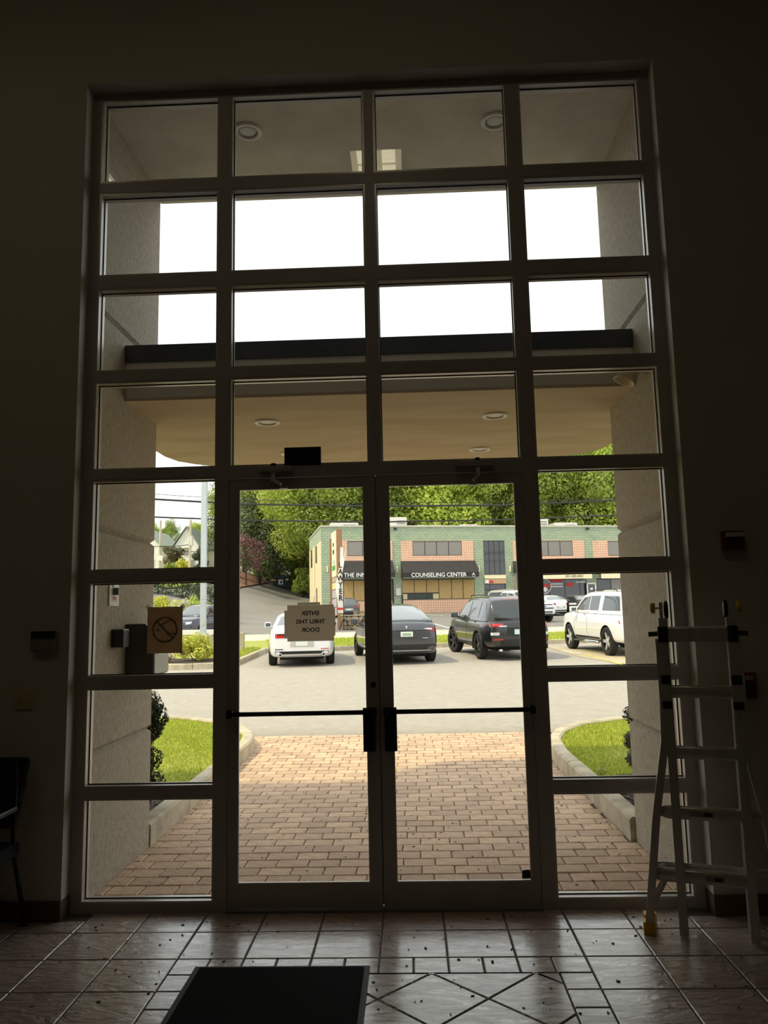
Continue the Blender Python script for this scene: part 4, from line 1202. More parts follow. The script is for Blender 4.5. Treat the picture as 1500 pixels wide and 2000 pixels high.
# ------------------------------------------------------------------ pylon sign, feather flag and stone planter
m_wood = mat('brown_post', (150,112,84), 0.7, var=0.5, vscale=4, col2=(128,94,70), stretch=(4,4,0.4))
gz = tz(-3.85,39)
py = thing('pylon_sign', 'tall brown pylon sign with white and grey tenant boards', 'sign', (-3.83,39.0,gz-0.02))
MB().box(-0.15,0.15,-0.12,0.12,0,6.66-gz).build('post', m_wood, py)
MB().box(-0.75,-0.47,1.75,2.0,0,6.3-gz).build('post', m_wood, py)
def sboard(z0, z1, m, nm='tenant_board'):
    A, B = Vector((-0.16,0.05)), Vector((-0.62,1.95)); n = Vector((-(B-A).y,(B-A).x)).normalized()*0.05
    return MB().prism([A-n,B-n,B+n,A+n],z0-gz,z1-gz).build(nm, m, py)
sboard(3.98,6.60,m_cream); sboard(3.66,3.94,mat('tan_board',(176,160,140),0.6)); sboard(3.25,3.62,mat('yellow_board',(226,206,150),0.6))
for k in range(3): sboard(1.75+k*0.5,2.2+k*0.5,mat('grey_board',(176,172,176),0.6))
def smark(z0, z1, f0, f1, m):
    A, B = Vector((-0.16,0.05)), Vector((-0.62,1.95)); n = Vector((-(B-A).y,(B-A).x)).normalized()
    p, q = A.lerp(B,f0)+n*0.052, A.lerp(B,f1)+n*0.052
    MB().prism([p,q,q+n*0.01,p+n*0.01],z0-gz,z1-gz).build('board_mark', m, py)
smark(4.35,4.62,0.15,0.8,mat('mark_green',(70,150,50),0.6)); smark(5.3,5.55,0.35,0.65,m_fr); smark(5.75,5.95,0.38,0.62,m_fr); smark(4.70,4.95,0.2,0.7,mat('mark_pale',(170,200,190),0.6))
fl = thing('feather_flag', 'tall white feather flag with black lettering beside the pylon sign', 'flag', (-3.50,37.45,tz(-3.5,37.45)-0.005))
MB().tube([(0.0,0,0),(0.02,0,2.5),(0.06,0,4.6)],[0.03,0.025,0.012],6).build('pole', m_fr, fl)
for sx in (-1, 1): MB().tube([(0,0,0.66),(sx*0.35+0.1,-0.1,0.0)],0.035,6).build('stand_leg', m_fr, fl)
P = []
for i in range(17):
    h = i/16; z = 0.95+h*3.6; w = 0.36*(1-0.55*h**3); x0 = 0.0+0.06*h*h
    P.append([(x0-w*q+0.06*sin(h*9+q), -0.02+0.05*sin(h*7+q*3), z) for q in (0.0,0.33,0.66,1.0)])
MB().grid(P).build('banner', mat('banner_white',(236,232,228),0.8,trans=0.2), fl, True)
for k, c_ in enumerate('LAWYER'):
    text_obj('lettering', c_, 0.42, m_ink, Matrix.Translation((-0.14,-0.10,3.55-k*0.36)) @ FACE_S, fl, 0.004, 0.012, 0.85)
MB().box(-0.36,-0.02,-0.10,-0.09,1.12,1.24).build('red_print', drd, fl)
sp = thing('stone_planter', 'low fieldstone planter wall below the pylon sign', 'wall', (-3.02,37.75,tz(-3.6,38.3)))
m_stone = mat('fieldstone', (176,160,130), 0.9, island=0.8, col2=(120,106,86), var=0.5, vscale=6, bump=0.5, bscale=12)
MB().box(-0.62,0.82,0.06,0.9,-0.1,0.74).build('core', mat('stone_mortar',(110,98,80),0.95), sp)
r_ = random.Random(5)
def stone(x0, x1, z0, z1, y0=0.0):
    n = 7; cx, cz = (x0+x1)/2, (z0+z1)/2
    P = []
    for k in range(n):
        a = 2*pi*k/n+r_.uniform(-.2,.2); q = r_.uniform(0.88,1.12)
        P.append((min(x1,max(x0,cx+cos(a)*(x1-x0)*0.62*q)), min(z1,max(z0,cz+sin(a)*(z1-z0)*0.62*q))))
    MB().prism(P,0,0.14,M=Matrix.Translation((0,y0+0.10+r_.uniform(-.02,.02),0)) @ Matrix.Rotation(pi/2,4,'X')).build('stone', m_stone, sp)
for j in range(3):
    x = -0.64
    while x < 0.78:
        w = r_.uniform(0.24,0.42); stone(x, min(0.84,x+w-0.02), j*0.24, j*0.24+0.225); x += w
MB().cbox(-0.66,0.86,-0.06,0.95,0.745,0.80,0.015).build('cap_slab', m_kerb, sp)
for x0, x1 in ((0.02,0.28),(0.32,0.62)): MB().cbox(x0,x1,0.2,0.5,0.80,1.02,0.03).build('loose_block', m_stone, sp)

# sandwich board, leaning panel, dumpster
t = thing('menu_board', 'black sandwich board with four white text lines behind the white SUV', 'sign', (10.5,45.2,tz(10.5,45.2)), SA)
for sy in (-1, 1): MB().bar((0,sy*0.32,0.0),(0,sy*0.03,1.25),0.62,0.03,(0,1,0)).build('panel', m_black, t)
for k in range(4):
    w = (0.50,0.52,0.46,0.30)[k]; z = 1.05-k*0.2
    y = -0.32+(0.29/1.25)*z-0.022
    MB().box(-w/2,w/2,y-0.006,y,z-0.055,z+0.05).build('text_line', m_letter, t)
du = thing('dumpster', 'navy blue dumpster with open lid and white label up the driveway', 'dumpster', (-15.7,89.8,tz(-15.7,89.8)), radians(4))
m_dump = mat('dumpster_navy', (34,40,58), 0.6, 0.1, var=0.4, vscale=2)
MB().add([(-0.95,-0.75,0),(0.95,-0.75,0),(0.95,0.7,0),(-0.95,0.7,0),(-0.98,-0.8,1.15),(0.98,-0.8,1.15),(0.98,0.75,1.55),(-0.98,0.75,1.55)],[(3,2,1,0),(4,5,6,7),(0,1,5,4),(1,2,6,5),(2,3,7,6),(3,0,4,7)]).build('bin', m_dump, du)
for sx in (-1, 1):
    MB().add([(sx*0.02,-0.84,1.17),(sx*0.97,-0.84,1.17),(sx*0.97,0.76,1.60),(sx*0.02,0.76,1.60),(sx*0.02,-0.84,1.21),(sx*0.97,-0.84,1.21),(sx*0.97,0.76,1.64),(sx*0.02,0.76,1.64)],[(3,2,1,0),(4,5,6,7),(0,1,5,4),(1,2,6,5),(2,3,7,6),(3,0,4,7)]).build('lid', mat('dumpster_lid',(74,76,80),0.6), du)
MB().box(-0.32,0.22,-0.80,-0.785,0.38,0.98).build('label', m_letter, du)
MB().add([(-0.16,-0.81,0.5),(0.12,-0.81,0.52),(0.14,-0.81,0.78),(-0.02,-0.81,0.9)],[(0,1,2,3)]).build('label_mark', m_dump, du)
MB().box(-0.96,-0.64,-0.81,-0.795,0.82,1.05).build('hazard_sticker', mat('sticker_orange',(220,150,60),0.6), du)
MB().box(0.58,0.90,-0.81,-0.795,0.86,1.08).build('sticker', m_cream, du)
for sx in (-1,1): MB().box(sx*0.98-0.05,sx*0.98+0.05,-0.35,0.35,0.75,0.9).build('fork_pocket', m_dump, du)
x, y = site(-1.25,4.0); t = thing('leaning_panel', 'white panel leaning against the left side of the office building', 'panel', (x,y,tz(x,y)), SA)
MB().bar((0.0,0,0.0),(0.42,0,2.1),0.9,0.06,(1,0,0)).build('sheet', m_hvac, t)
MB().bar((-0.1,0.6,0.0),(0.40,0.6,1.4),0.1,0.06,(1,0,0)).build('prop', m_cream, t)

# ------------------------------------------------------------------ street cables and poles on the left
m_cable = mat('cable_black', (44,44,46), 0.7)
def cable(pts, r, label, twist=False):
    b = MB(); D = []
    uu = [p[0] for p in pts]
    def zq(u):
        for i in range(len(pts)-1):
            if u <= pts[i+1][0] or i == len(pts)-2:
                a, c = pts[i], pts[i+1]; return a[1]+(c[1]-a[1])*(u-a[0])/(c[0]-a[0])
    n = 60; lo, hi = -30, 30
    P = []
    for k in range(n+1):
        u = lo+(hi-lo)*k/n
        x, y = site(u, 0, (0,37)); P.append((x, y, zq(u)))
    b.tube(P, r, 6)
    o = b.build('utility_cable', m_cable, None, True)
    return tag(o, label, 'cable')
cable([(-30,8.9),(-13.22,7.89),(-8.87,7.66),(-1.6,7.58),(6.25,7.68),(12.39,7.99),(30,9.1)],0.055,'upper thick street cable running across the treetops')
cable([(-30,7.7),(-13.21,6.96),(-8.86,6.80),(-1.6,6.71),(6.21,6.85),(12.33,7.12),(30,8.1)],0.045,'lower street cable crossing just above the office roof')
cable([(-30,9.3),(-13.23,8.16),(-8.87,7.89),(-2.25,7.76),(6.2,7.84),(12.4,8.14),(30,9.3)],0.016,'thin wire strung just above the upper thick cable')
def upole(x, y, ztop, label, arm=False):
    z0 = tz(x,y)
    t = thing('utility_pole', label, 'pole', (x,y,z0-0.05))
    MB().cyl((0,0,0),(0.05,0,ztop-z0),0.13,10,r1=0.10).build('shaft', mat('weathered_pole',(196,184,164),0.9,var=0.5,vscale=3,stretch=(3,3,0.3)), t)
    if arm:
        MB().bar((-0.15,-0.14,2.2),(0.35,-0.14,2.2),0.05,0.5,(0,0,1)).build('street_sign', m_white, t)
    else:
        MB().cyl((0.20,-0.1,ztop-z0-2.6),(0.20,-0.1,ztop-z0-1.7),0.16,10).build('transformer', m_hvac, t)
    return t
upole(-24.45,70,11.5,'slender utility pole at the far left, small white sign on it',True)
upole(-21.45,70,11.5,'utility pole carrying service wires in front of the houses')
for i, (a, c, l) in enumerate((((-30,70,9.6),(-21.45,69.9,8.9),'service wire sagging to the right-hand utility pole'),((-24.0,69.5,8.6),(-18.5,72,8.7),'service wire sagging between utility poles'))):
    A, B = Vector(a), Vector(c)+Vector((0.0,-0.3,0.0))
    P = [A.lerp(B,k/10)-Vector((0,0,0.35*4*(k/10)*(1-k/10))) for k in range(11)]
    tag(MB().tube(P,0.035,5).build('service_wire', m_cable, None, True), l, 'cable')

# ------------------------------------------------------------------ houses up the hill
m_siding = mat('house_siding', (226,224,220), 0.8, var=0.3, vscale=1, col2=(206,204,202))
m_roof = mat('roof_shingle', (150,158,150), 0.9, var=0.6, vscale=3, col2=(128,136,130))
def house(x, y, w, d, zb, ze, zr, label, gable='x', rz=0.0):
    t = thing('white_house', label, 'house', (x,y,zb), rz)
    h = ze-zb; r = zr-zb
    MB().box(-w/2,w/2,-d/2,d/2,-1.5,h).build('wall', m_siding, t)
    s = MB()
    if gable == 'y':      # gable end faces the street
        s.add([(-w/2,-d/2,h),(w/2,-d/2,h),(0,-d/2,r),(-w/2,d/2,h),(w/2,d/2,h),(0,d/2,r)],[(0,1,2),(5,4,3),(0,3,4,1)])
        s.build('gable', m_siding, t)
        e = 0.3
        for sx in (-1,1):
            MB().add([(0,-d/2-e,r+0.05),(sx*(w/2+e),-d/2-e,h-0.2),(sx*(w/2+e),d/2+e,h-0.2),(0,d/2+e,r+0.05),(0,-d/2-e,r+0.2),(sx*(w/2+e),-d/2-e,h-0.05),(sx*(w/2+e),d/2+e,h-0.05),(0,d/2+e,r+0.2)],[(3,2,1,0),(4,5,6,7),(0,1,5,4),(1,2,6,5),(2,3,7,6),(3,0,4,7)]).build('roof_slope', m_roof, t)
    else:
        s.add([(-w/2,-d/2,h),(-w/2,d/2,h),(-w/2,0,r),(w/2,-d/2,h),(w/2,d/2,h),(w/2,0,r)],[(0,2,1),(3,4,5),(0,1,4,3)])
        s.build('gable', m_siding, t)
        e = 0.3
        for sy in (-1,1):
            MB().add([(-w/2-e,0,r+0.05),(w/2+e,0,r+0.05),(w/2+e,sy*(d/2+e),h-0.15),(-w/2-e,sy*(d/2+e),h-0.15),(-w/2-e,0,r+0.2),(w/2+e,0,r+0.2),(w/2+e,sy*(d/2+e),h),(-w/2-e,sy*(d/2+e),h)],[(3,2,1,0),(4,5,6,7),(0,1,5,4),(1,2,6,5),(2,3,7,6),(3,0,4,7)]).build('roof_slope', m_roof, t)
    for u, z in ((-w*0.25,h*0.55),(w*0.25,h*0.55),(0.0,h*0.85)):
        o = MB().box(u-0.45,u+0.45,-d/2-0.06,-d/2,z-0.6,z+0.6).build('window', m_white, t)
        MB().box(u-0.36,u+0.36,-d/2-0.07,-d/2-0.06,z-0.52,z+0.52).build('pane', m_wglass, o)
    return t
house(-34.9,100,4.7,10,6.0,11.4,13.7,'white gabled house at the far left behind the pole','y')
house(-31.2,111,5.6,7,6.0,11.2,13.4,'white house with grey-green roof between the two gables','x')
house(-29.0,99,3.2,9,6.0,11.2,13.6,'white gabled house behind the pale light pole','y')
house(-23.2,103,5.2,8,6.0,10.6,13.2,'white house with wide grey roof at the window mullion','x')
# ================================================================== CARS
m_tire = mat('tyre_rubber', (30,29,29), 0.85, bump=0.2, bscale=60)
m_rim = mat('wheel_alloy', (206,206,206), 0.3, 0.5)
m_rimd = mat('wheel_dark', (40,40,42), 0.3, 0.7)
m_carglass = mat('car_glass', (34,40,44), 0.03, spec=0.9, coat=0.3)
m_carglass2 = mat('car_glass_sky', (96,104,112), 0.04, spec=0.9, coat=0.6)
m_trim = mat('car_black_trim', (26,26,27), 0.55)
m_well = mat('wheel_well', (10,10,10), 0.9)
m_tail = mat('tail_light', (196,36,34), 0.15, coat=0.6)
m_taild = mat('tail_light_dark', (120,30,34), 0.15, coat=0.6)
m_clear = mat('clear_light', (206,210,214), 0.1, 0.2, coat=0.5)
m_chrome = mat('chrome', (214,214,214), 0.12, 1.0)
m_plate = mat('plate_white', (226,230,222), 0.5)
m_plateg = mat('plate_green', (150,176,140), 0.5)
def paint(name, c, metal=0.0, rough=0.35): return mat(name, c, rough, metal, coat=1.0, spec=0.5)
def interp(pts, s):
    if s <= pts[0][0]: return pts[0][1]
    for i in range(len(pts)-1):
        if s <= pts[i+1][0]:
            a, c = pts[i], pts[i+1]; q = (s-a[0])/(c[0]-a[0]); return a[1]+(c[1]-a[1])*q
    return pts[-1][1]
SPECS = {
 'sedan': dict(L=4.7,W=1.84,ro=0.98,wb=2.85,r=0.335,k=0.36,deck=[(0,0.93),(0.10,1.05),(0.75,1.09),(1.2,1.03),(3.3,0.97),(3.55,0.98),(4.35,0.84),(4.7,0.66)],
   roof=[(0.66,1.075),(1.45,1.37),(2.0,1.44),(2.6,1.435),(2.95,1.37),(3.72,0.97)],bot=[(0,0.34),(0.25,0.24),(4.4,0.22),(4.7,0.28)],
   side=[((1.05,1.08),(2.05,1.03),(2.05,1.37),(1.50,1.30)),((2.13,1.03),(3.20,1.01),(2.85,1.33),(2.13,1.375))], rear='top', rg=((0.78,1.40),0.68), fg=((3.0,3.62),0.72)),
 'fastback': dict(L=4.75,W=1.93,ro=0.98,wb=2.89,r=0.36,k=0.42,deck=[(0,0.90),(0.06,1.10),(0.22,1.17),(0.5,1.13),(1.2,1.06),(3.4,1.02),(3.65,1.02),(4.4,0.86),(4.75,0.66)],
   roof=[(0.22,1.165),(0.9,1.38),(1.6,1.57),(2.2,1.625),(2.7,1.60),(3.0,1.52),(3.9,1.0)],bot=[(0,0.36),(0.25,0.25),(4.4,0.22),(4.75,0.28)],
   side=[((0.95,1.14),(2.0,1.09),(2.0,1.50),(1.45,1.43)),((2.08,1.09),(3.35,1.07),(2.95,1.46),(2.08,1.51))], rear='top', rg=((0.32,1.50),0.74), fg=((3.0,3.75),0.74)),
 'suv': dict(L=4.92,W=1.97,ro=1.0,wb=2.97,r=0.385,k=0.30,deck=[(0,1.02),(0.05,1.13),(3.45,1.14),(3.75,1.17),(4.6,1.07),(4.92,0.86)],
   roof=[(0.08,1.14),(0.42,1.68),(0.75,1.785),(1.6,1.81),(2.5,1.80),(2.9,1.72),(3.75,1.17)],bot=[(0,0.42),(0.3,0.34),(4.5,0.30),(4.92,0.36)],
   side=[((0.42,1.22),(1.10,1.21),(1.10,1.66),(0.72,1.62)),((1.18,1.21),(2.15,1.20),(2.15,1.68),(1.18,1.67)),((2.22,1.20),(3.35,1.20),(2.85,1.62),(2.22,1.68))], rear='rear', rgz=(1.20,1.66,0.72), fg=((2.95,3.65),0.74)),
 'bigsuv': dict(L=5.25,W=2.04,ro=1.12,wb=3.05,r=0.42,k=0.24,deck=[(0,1.10),(0.05,1.24),(3.6,1.25),(3.95,1.27),(4.95,1.20),(5.25,0.98)],
   roof=[(0.06,1.25),(0.26,1.78),(0.55,1.87),(1.6,1.90),(2.9,1.89),(3.2,1.82),(3.98,1.28)],bot=[(0,0.46),(0.3,0.38),(4.8,0.36),(5.25,0.42)],
   side=[((0.35,1.32),(1.55,1.32),(1.55,1.76),(0.50,1.74)),((1.85,1.32),(2.55,1.32),(2.55,1.76),(1.85,1.76)),((2.62,1.32),(3.62,1.31),(3.15,1.70),(2.62,1.76))], rear='rear', rgz=(1.32,1.76,0.74), fg=((3.25,3.88),0.76)),
 'pickup': dict(L=5.85,W=2.03,ro=1.25,wb=3.6,r=0.42,k=0.24,deck=[(0,1.10),(0.05,1.28),(1.9,1.29),(1.95,1.29),(4.0,1.27),(4.25,1.30),(5.5,1.22),(5.85,1.02)],
   roof=[(1.92,1.29),(2.04,1.80),(2.25,1.92),(3.1,1.95),(3.5,1.90),(4.28,1.30)],bot=[(0,0.52),(0.3,0.44),(5.4,0.42),(5.85,0.48)],
   side=[((2.12,1.36),(2.85,1.36),(2.85,1.80),(2.2,1.79)),((2.93,1.36),(3.95,1.35),(3.45,1.75),(2.93,1.80))], rear='rear', rgz=(1.40,1.76,0.70), fg=((3.55,4.2),0.76)),
}
def car(kind, label, rear_axle, heading, m_body, group=None, wheels=None, det='', steer=0.0, cat='car', name='parked_car', size=1.0):
    S = SPECS[kind]; L, W_, ro, wb, r = S['L'], S['W'], S['ro'], S['wb'], S['r']
    d = Vector((cos(heading), sin(heading)))
    o = Vector(rear_axle) + d*(L/2-ro)
    pf, pr_ = Vector(rear_axle)+d*wb, Vector(rear_axle)
    zf, zr = tz(pf.x,pf.y), tz(pr_.x,pr_.y)
    pitch = atan2(zf-zr, wb)
    root = thing(name, label, cat, (o.x,o.y,zr+(zf-zr)*(L/2-ro)/wb), heading, group)
    root.rotation_euler = (0, -pitch, heading); root.scale = (size,)*3
    X = lambda s: s-L/2
    hw = lambda s: W_/2*(1-0.17*max(0,1-s/0.8)**2.6-0.24*max(0,(s-(L-1.0))/1.0)**2.4)
    # ---- lower body loft
    st = [0.0,0.03,0.12,0.3,0.6,0.9,1.3]+[1.3+(L-2.6)*i/6 for i in range(1,6)]+[L-1.3,L-0.9,L-0.55,L-0.28,L-0.10,L-0.02]
    rows = []
    for s in st:
        h, zt, zb = hw(s), interp(S['deck'], s), interp(S['bot'], s)
        e = 0.03 if s in (st[0], st[-1]) else 0.0
        zm = zb+(zt-zb)*0.58
        half = [(0,zb+e),(h*0.72,zb+e),(h*0.93,zb+0.03+e),(h*0.985,zb+0.16),(h,zm-0.12),(h*0.995,zm+0.05),(h*0.955,zt-0.07-e*2),(h*0.90,zt-0.02-e),(h*0.55,zt+0.012-e),(0,zt+0.02-e)]
        ring = [(y,z) for y,z in half]+[(-y,z) for y,z in reversed(half[1:-1])]
        rows.append([(X(s),y,z) for y,z in ring])
    n = len(rows[0]); vs = [p for q in rows for p in q]
    fs = [(i*n+k,i*n+(k+1)%n,(i+1)*n+(k+1)%n,(i+1)*n+k) for i in range(len(rows)-1) for k in range(n)]
    fs += [tuple(range(n-1,-1,-1)), tuple((len(rows)-1)*n+k for k in range(n))]
    me = MB().add(vs, fs).mesh('body')
    tmp = bpy.data.objects.new('tmp', me); COL.objects.link(tmp)
    sb = tmp.modifiers.new('s','SUBSURF'); sb.levels = 2; sb.render_levels = 2
    cut = MB(); A = [X(ro), X(ro+wb)]
    for xa in A:
        for sy in (-1,1): cut.cyl((xa,sy*(W_/2+0.3),r),(xa,sy*(W_/2-0.36),r),r*1.14,24)
    cm = cut.mesh('cut')
    bm = bmesh.new(); bm.from_mesh(cm); bmesh.ops.recalc_face_normals(bm, faces=bm.faces); bm.to_mesh(cm); bm.free()
    co = bpy.data.objects.new('tmpc', cm); COL.objects.link(co)
    bo = tmp.modifiers.new('b','BOOLEAN'); bo.object = co; bo.operation = 'DIFFERENCE'; bo.solver = 'EXACT'
    dg = bpy.context.evaluated_depsgraph_get()
    low = bpy.data.meshes.new_from_object(tmp.evaluated_get(dg))
    bpy.data.objects.remove(tmp, do_unlink=True); bpy.data.objects.remove(co, do_unlink=True)
    # ---- greenhouse loft
    rp = S['roof']; rr = []
    ss = sorted(set([rp[0][0],rp[-1][0]]+[p[0] for p in rp]+[rp[0][0]+(rp[-1][0]-rp[0][0])*i/10 for i in range(11)]))
    for s in ss:
        zbelt = interp(S['deck'], s)-0.03; zt = max(interp(rp, s), zbelt+0.012); hb = hw(s)*0.915
        h1 = hb-S['k']*(zt-zbelt); ed = min(0.07,(zt-zbelt)*0.4)
        half = [(hb,zbelt),(hb-S['k']*0.5*(zt-zbelt),zbelt+0.5*(zt-zbelt)),(h1+S['k']*ed*0.6,zt-ed),(h1-0.03,zt-ed*0.25),(h1*0.6,zt+0.015),(0,zt+0.025)]
        rr.append([(X(s),y,z) for y,z in half]+[(X(s),-y,z) for _,y,z in reversed([(0,)+q for q in half[:-1]])])
    n = len(rr[0])
    g = MB().grid(rr); g.add([p for p in rr[0]],[tuple(range(n))]); g.add([p for p in rr[-1]],[tuple(range(n-1,-1,-1))])
    gm = g.mesh('gh')
    bm = bmesh.new(); bm.from_mesh(gm); bmesh.ops.remove_doubles(bm, verts=bm.verts, dist=0.0005); bmesh.ops.recalc_face_normals(bm, faces=bm.faces); bm.to_mesh(gm); bm.free()
    to = bpy.data.objects.new('tmp', gm); COL.objects.link(to)
    sb = to.modifiers.new('s','SUBSURF'); sb.levels = 1; sb.render_levels = 1
    dg = bpy.context.evaluated_depsgraph_get(); gh = bpy.data.meshes.new_from_object(to.evaluated_get(dg))
    bpy.data.objects.remove(to, do_unlink=True)
    bm = bmesh.new(); bm.from_mesh(low); bm.from_mesh(gh)
    for f in bm.faces:
        c = f.calc_center_median(); f.smooth = True; f.material_index = 0
        for xa in A:
            if sqrt((c.x-xa)**2+(c.z-r)**2) < r*1.135 and abs(c.y) < W_/2-0.01: f.material_index = 1
    me = bpy.data.meshes.new('body'); bm.to_mesh(me)
    bvh = BVHTree.FromBMesh(bm); bm.free()
    body = mkobj('body', me, [m_body, m_well], root)
    me.set_sharp_from_angle(angle=radians(40))
    DIR = {'rear':Vector((1,0,0)),'front':Vector((-1,0,0)),'left':Vector((0,-1,0)),'right':Vector((0,1,0)),'top':Vector((0,0,-1))}
    def cast(side, a, c):
        dv = DIR[side]
        if side == 'rear': p = Vector((-L/2-2,a,c))
        elif side == 'front': p = Vector((L/2+2,a,c))
        elif side == 'left': p = Vector((X(a),W_/2+2,c))
        elif side == 'right': p = Vector((X(a),-W_/2-2,c))
        else: p = Vector((X(a),c,4))
        h = bvh.ray_cast(p, dv)
        return h[0] if h[0] is not None else None
    def patch(nm, side, q, m, nu=8, nv=6, off=0.008, parent=None, th=0.015):
        """a piece lying on the body surface; q = four corners in the projection's two coordinates"""
        P = []; dv = DIR[side]
        last = None
        for j in range(nv+1):
            row = []
            for i in range(nu+1):
                u, v = i/nu, j/nv
                a = (q[0][0]*(1-u)+q[1][0]*u)*(1-v)+(q[3][0]*(1-u)+q[2][0]*u)*v
                c = (q[0][1]*(1-u)+q[1][1]*u)*(1-v)+(q[3][1]*(1-u)+q[2][1]*u)*v
                p = cast(side, a, c)
                if p is None: p = last
                if p is None: return None
                last = p; row.append(p-dv*off)
            P.append(row)
        b = MB(); b.grid(P)
        edge = [P[0][i] for i in range(nu+1)]+[P[j][nu] for j in range(1,nv+1)]+[P[nv][i] for i in range(nu-1,-1,-1)]+[P[j][0] for j in range(nv-1,0,-1)]
        k = len(edge); b.add(edge+[p+dv*th for p in edge],[(i,(i+1)%k,k+(i+1)%k,k+i) for i in range(k)])
        return b.build(nm, m, parent or root, True)
    # ---- glass
    for q in S['side']:
        for sd in ('left','right'):
            patch('side_window', sd, q, m_carglass)
    fg, ff = S['fg']; hf = hw(fg[0])
    patch('windshield', 'top', ((fg[0]+0.02,-hf*0.70),(fg[1],-hf*ff*1.06),(fg[1],hf*ff*1.06),(fg[0]+0.02,hf*0.70)), m_carglass2 if 'skyglass' in det else m_carglass)
    if S['rear'] == 'top':
        (g0,g1), f_ = S['rg']; h0 = hw(g0)
        rgl = patch('rear_window', 'top', ((g0,-h0*f_*1.10),(g1,-h0*f_*0.94),(g1,h0*f_*0.94),(g0,h0*f_*1.10)), m_carglass2)
    else:
        z0, z1, f_ = S['rgz']; h0 = W_/2
        rgl = patch('rear_window', 'rear', ((-h0*f_*1.04,z0),(h0*f_*1.04,z0),(h0*f_*0.86,z1),(-h0*f_*0.86,z1)), m_carglass)
    # ---- wheels
    for xa in A:
        for sy in (-1,1):
            fr = xa > 0
            Mw = Matrix.Translation((xa,sy*(W_/2-0.115),r)) @ Matrix.Rotation(steer if fr else 0,4,'Z') @ Matrix.Rotation(-sy*pi/2,4,'X')
            w = MB(); w.lathe([(r*0.62,-0.10),(r*0.90,-0.115),(r*0.985,-0.09),(r,-0.04),(r,0.05),(r*0.985,0.095),(r*0.90,0.118),(r*0.68,0.10),(r*0.62,0.06)],28,Mw,closed=True)
            wh = w.build('wheel', m_tire, root, True)
            rm = MB(); rm.lathe([(0.001,0.03),(r*0.66,0.03),(r*0.68,0.10),(r*0.62,0.105),(r*0.60,0.05),(0.001,0.04)],24,Mw)
            rm.build('rim', m_rimd, wh)
            sp = MB()
            for k in range(5):
                q = Mw @ Matrix.Rotation(2*pi*k/5,4,'Z')
                sp.add([q @ Vector(v) for v in ((0.03,-0.055,0.07),(r*0.63,-0.045,0.095),(r*0.63,0.045,0.095),(0.03,0.055,0.07),(0.03,-0.05,0.03),(r*0.63,-0.04,0.05),(r*0.63,0.04,0.05),(0.03,0.05,0.03))],[(0,1,2,3),(4,7,6,5),(0,4,5,1),(2,6,7,3),(1,5,6,2),(0,3,7,4)])
            sp.lathe([(0.001,0.06),(0.07,0.06),(0.06,0.09),(0.001,0.09)],12,Mw)
            sp.build('spokes', wheels or m_rim, wh)
    # ---- mirrors
    ms = interp(S['roof'], 0)
    sm = S['fg'][1][1] if isinstance(S['fg'][1], tuple) else S['fg'][0][1]-0.42
    zmir = interp(S['deck'], sm)+0.02
    for sy in (-1,1):
        p0 = Vector((X(sm),sy*hw(sm)*0.90,zmir)); p1 = p0+Vector((-0.03,sy*0.20,0.06))
        mm = MB(); mm.cbox(-0.07,0.07,-0.10,0.10,-0.07,0.08,0.03,M=Matrix.Translation(p1)); mm.tube([p0,p1-Vector((0,sy*0.05,0.04))],0.022,6)
        mo = mm.build('mirror', m_body, root)
        MB().box(-0.078,-0.0705,-0.075,0.075,-0.05,0.055,M=Matrix.Translation(p1)).build('mirror_glass', m_carglass2, mo)
    # ---- rear end
    zt = interp(S['deck'], 0.05); zb = interp(S['bot'], 0.0); h = W_/2
    def rb(nm, y0, y1, z0, z1, m, off=0.010, **kw): return patch(nm, 'rear', ((y0,z0),(y1,z0),(y1,z1),(y0,z1)), m, 6, 4, off, **kw)
    if kind == 'sedan':
        for sy in (-1,1): rb('tail_light', *sorted((sy*h*0.42,sy*h*0.86)), 0.80, 0.92, m_tail)
        for sy in (-1,1): rb('tail_light_lens', *sorted((sy*h*0.45,sy*h*0.74)), 0.87, 0.905, m_trim, 0.016)
        rb('plate_recess', -0.32,0.32,0.56,0.70, mat('plate_shadow',(190,186,180),0.5)); rb('licence_plate', -0.16,0.16,0.58,0.70, m_plate, 0.016)
        rb('bumper_trim', -h*0.80,h*0.80,zb+0.02,zb+0.10, m_trim)
        for sy in (-1,1): rb('bumper_reflector', *sorted((sy*h*0.56,sy*h*0.80)), 0.485, 0.505, m_tail if sy < 0 else m_trim, 0.012)
        for sy in (-1,1):
            ex = MB(); Me = Matrix.Translation((-L/2-0.02,sy*h*0.64,0.345)) @ Matrix.Rotation(pi/2,4,'Y')
            ex.lathe([(0.030,0.0),(0.048,0.0),(0.058,0.03),(0.058,0.14),(0.048,0.14),(0.03,0.03)],18,Me,closed=True)
            ex.build('exhaust_tip', m_chrome, root, True)
            MB().lathe([(0.001,0.03),(0.045,0.03),(0.045,0.05),(0.001,0.05)],14,Me).build('exhaust_bore', m_well, root)
    elif kind == 'fastback':
        for sy in (-1,1):
            patch('tail_light','rear',((sy*h*0.52,0.955),(sy*h*0.90,0.84),(sy*h*0.87,1.02),(sy*h*0.66,1.02)), m_taild,6,4,0.012)
            patch('tail_light_lens','rear',((sy*h*0.48,0.965),(sy*h*0.74,0.945),(sy*h*0.74,0.99),(sy*h*0.58,0.99)), m_clear,6,3,0.018)
        rb('hatch_seam', -h*0.78,h*0.78,0.925,0.938, m_trim)
        rb('licence_plate', -0.17,0.17,0.765,0.90, m_plate, 0.014); rb('plate_print', -0.12,0.12,0.80,0.86, m_plateg, 0.02)
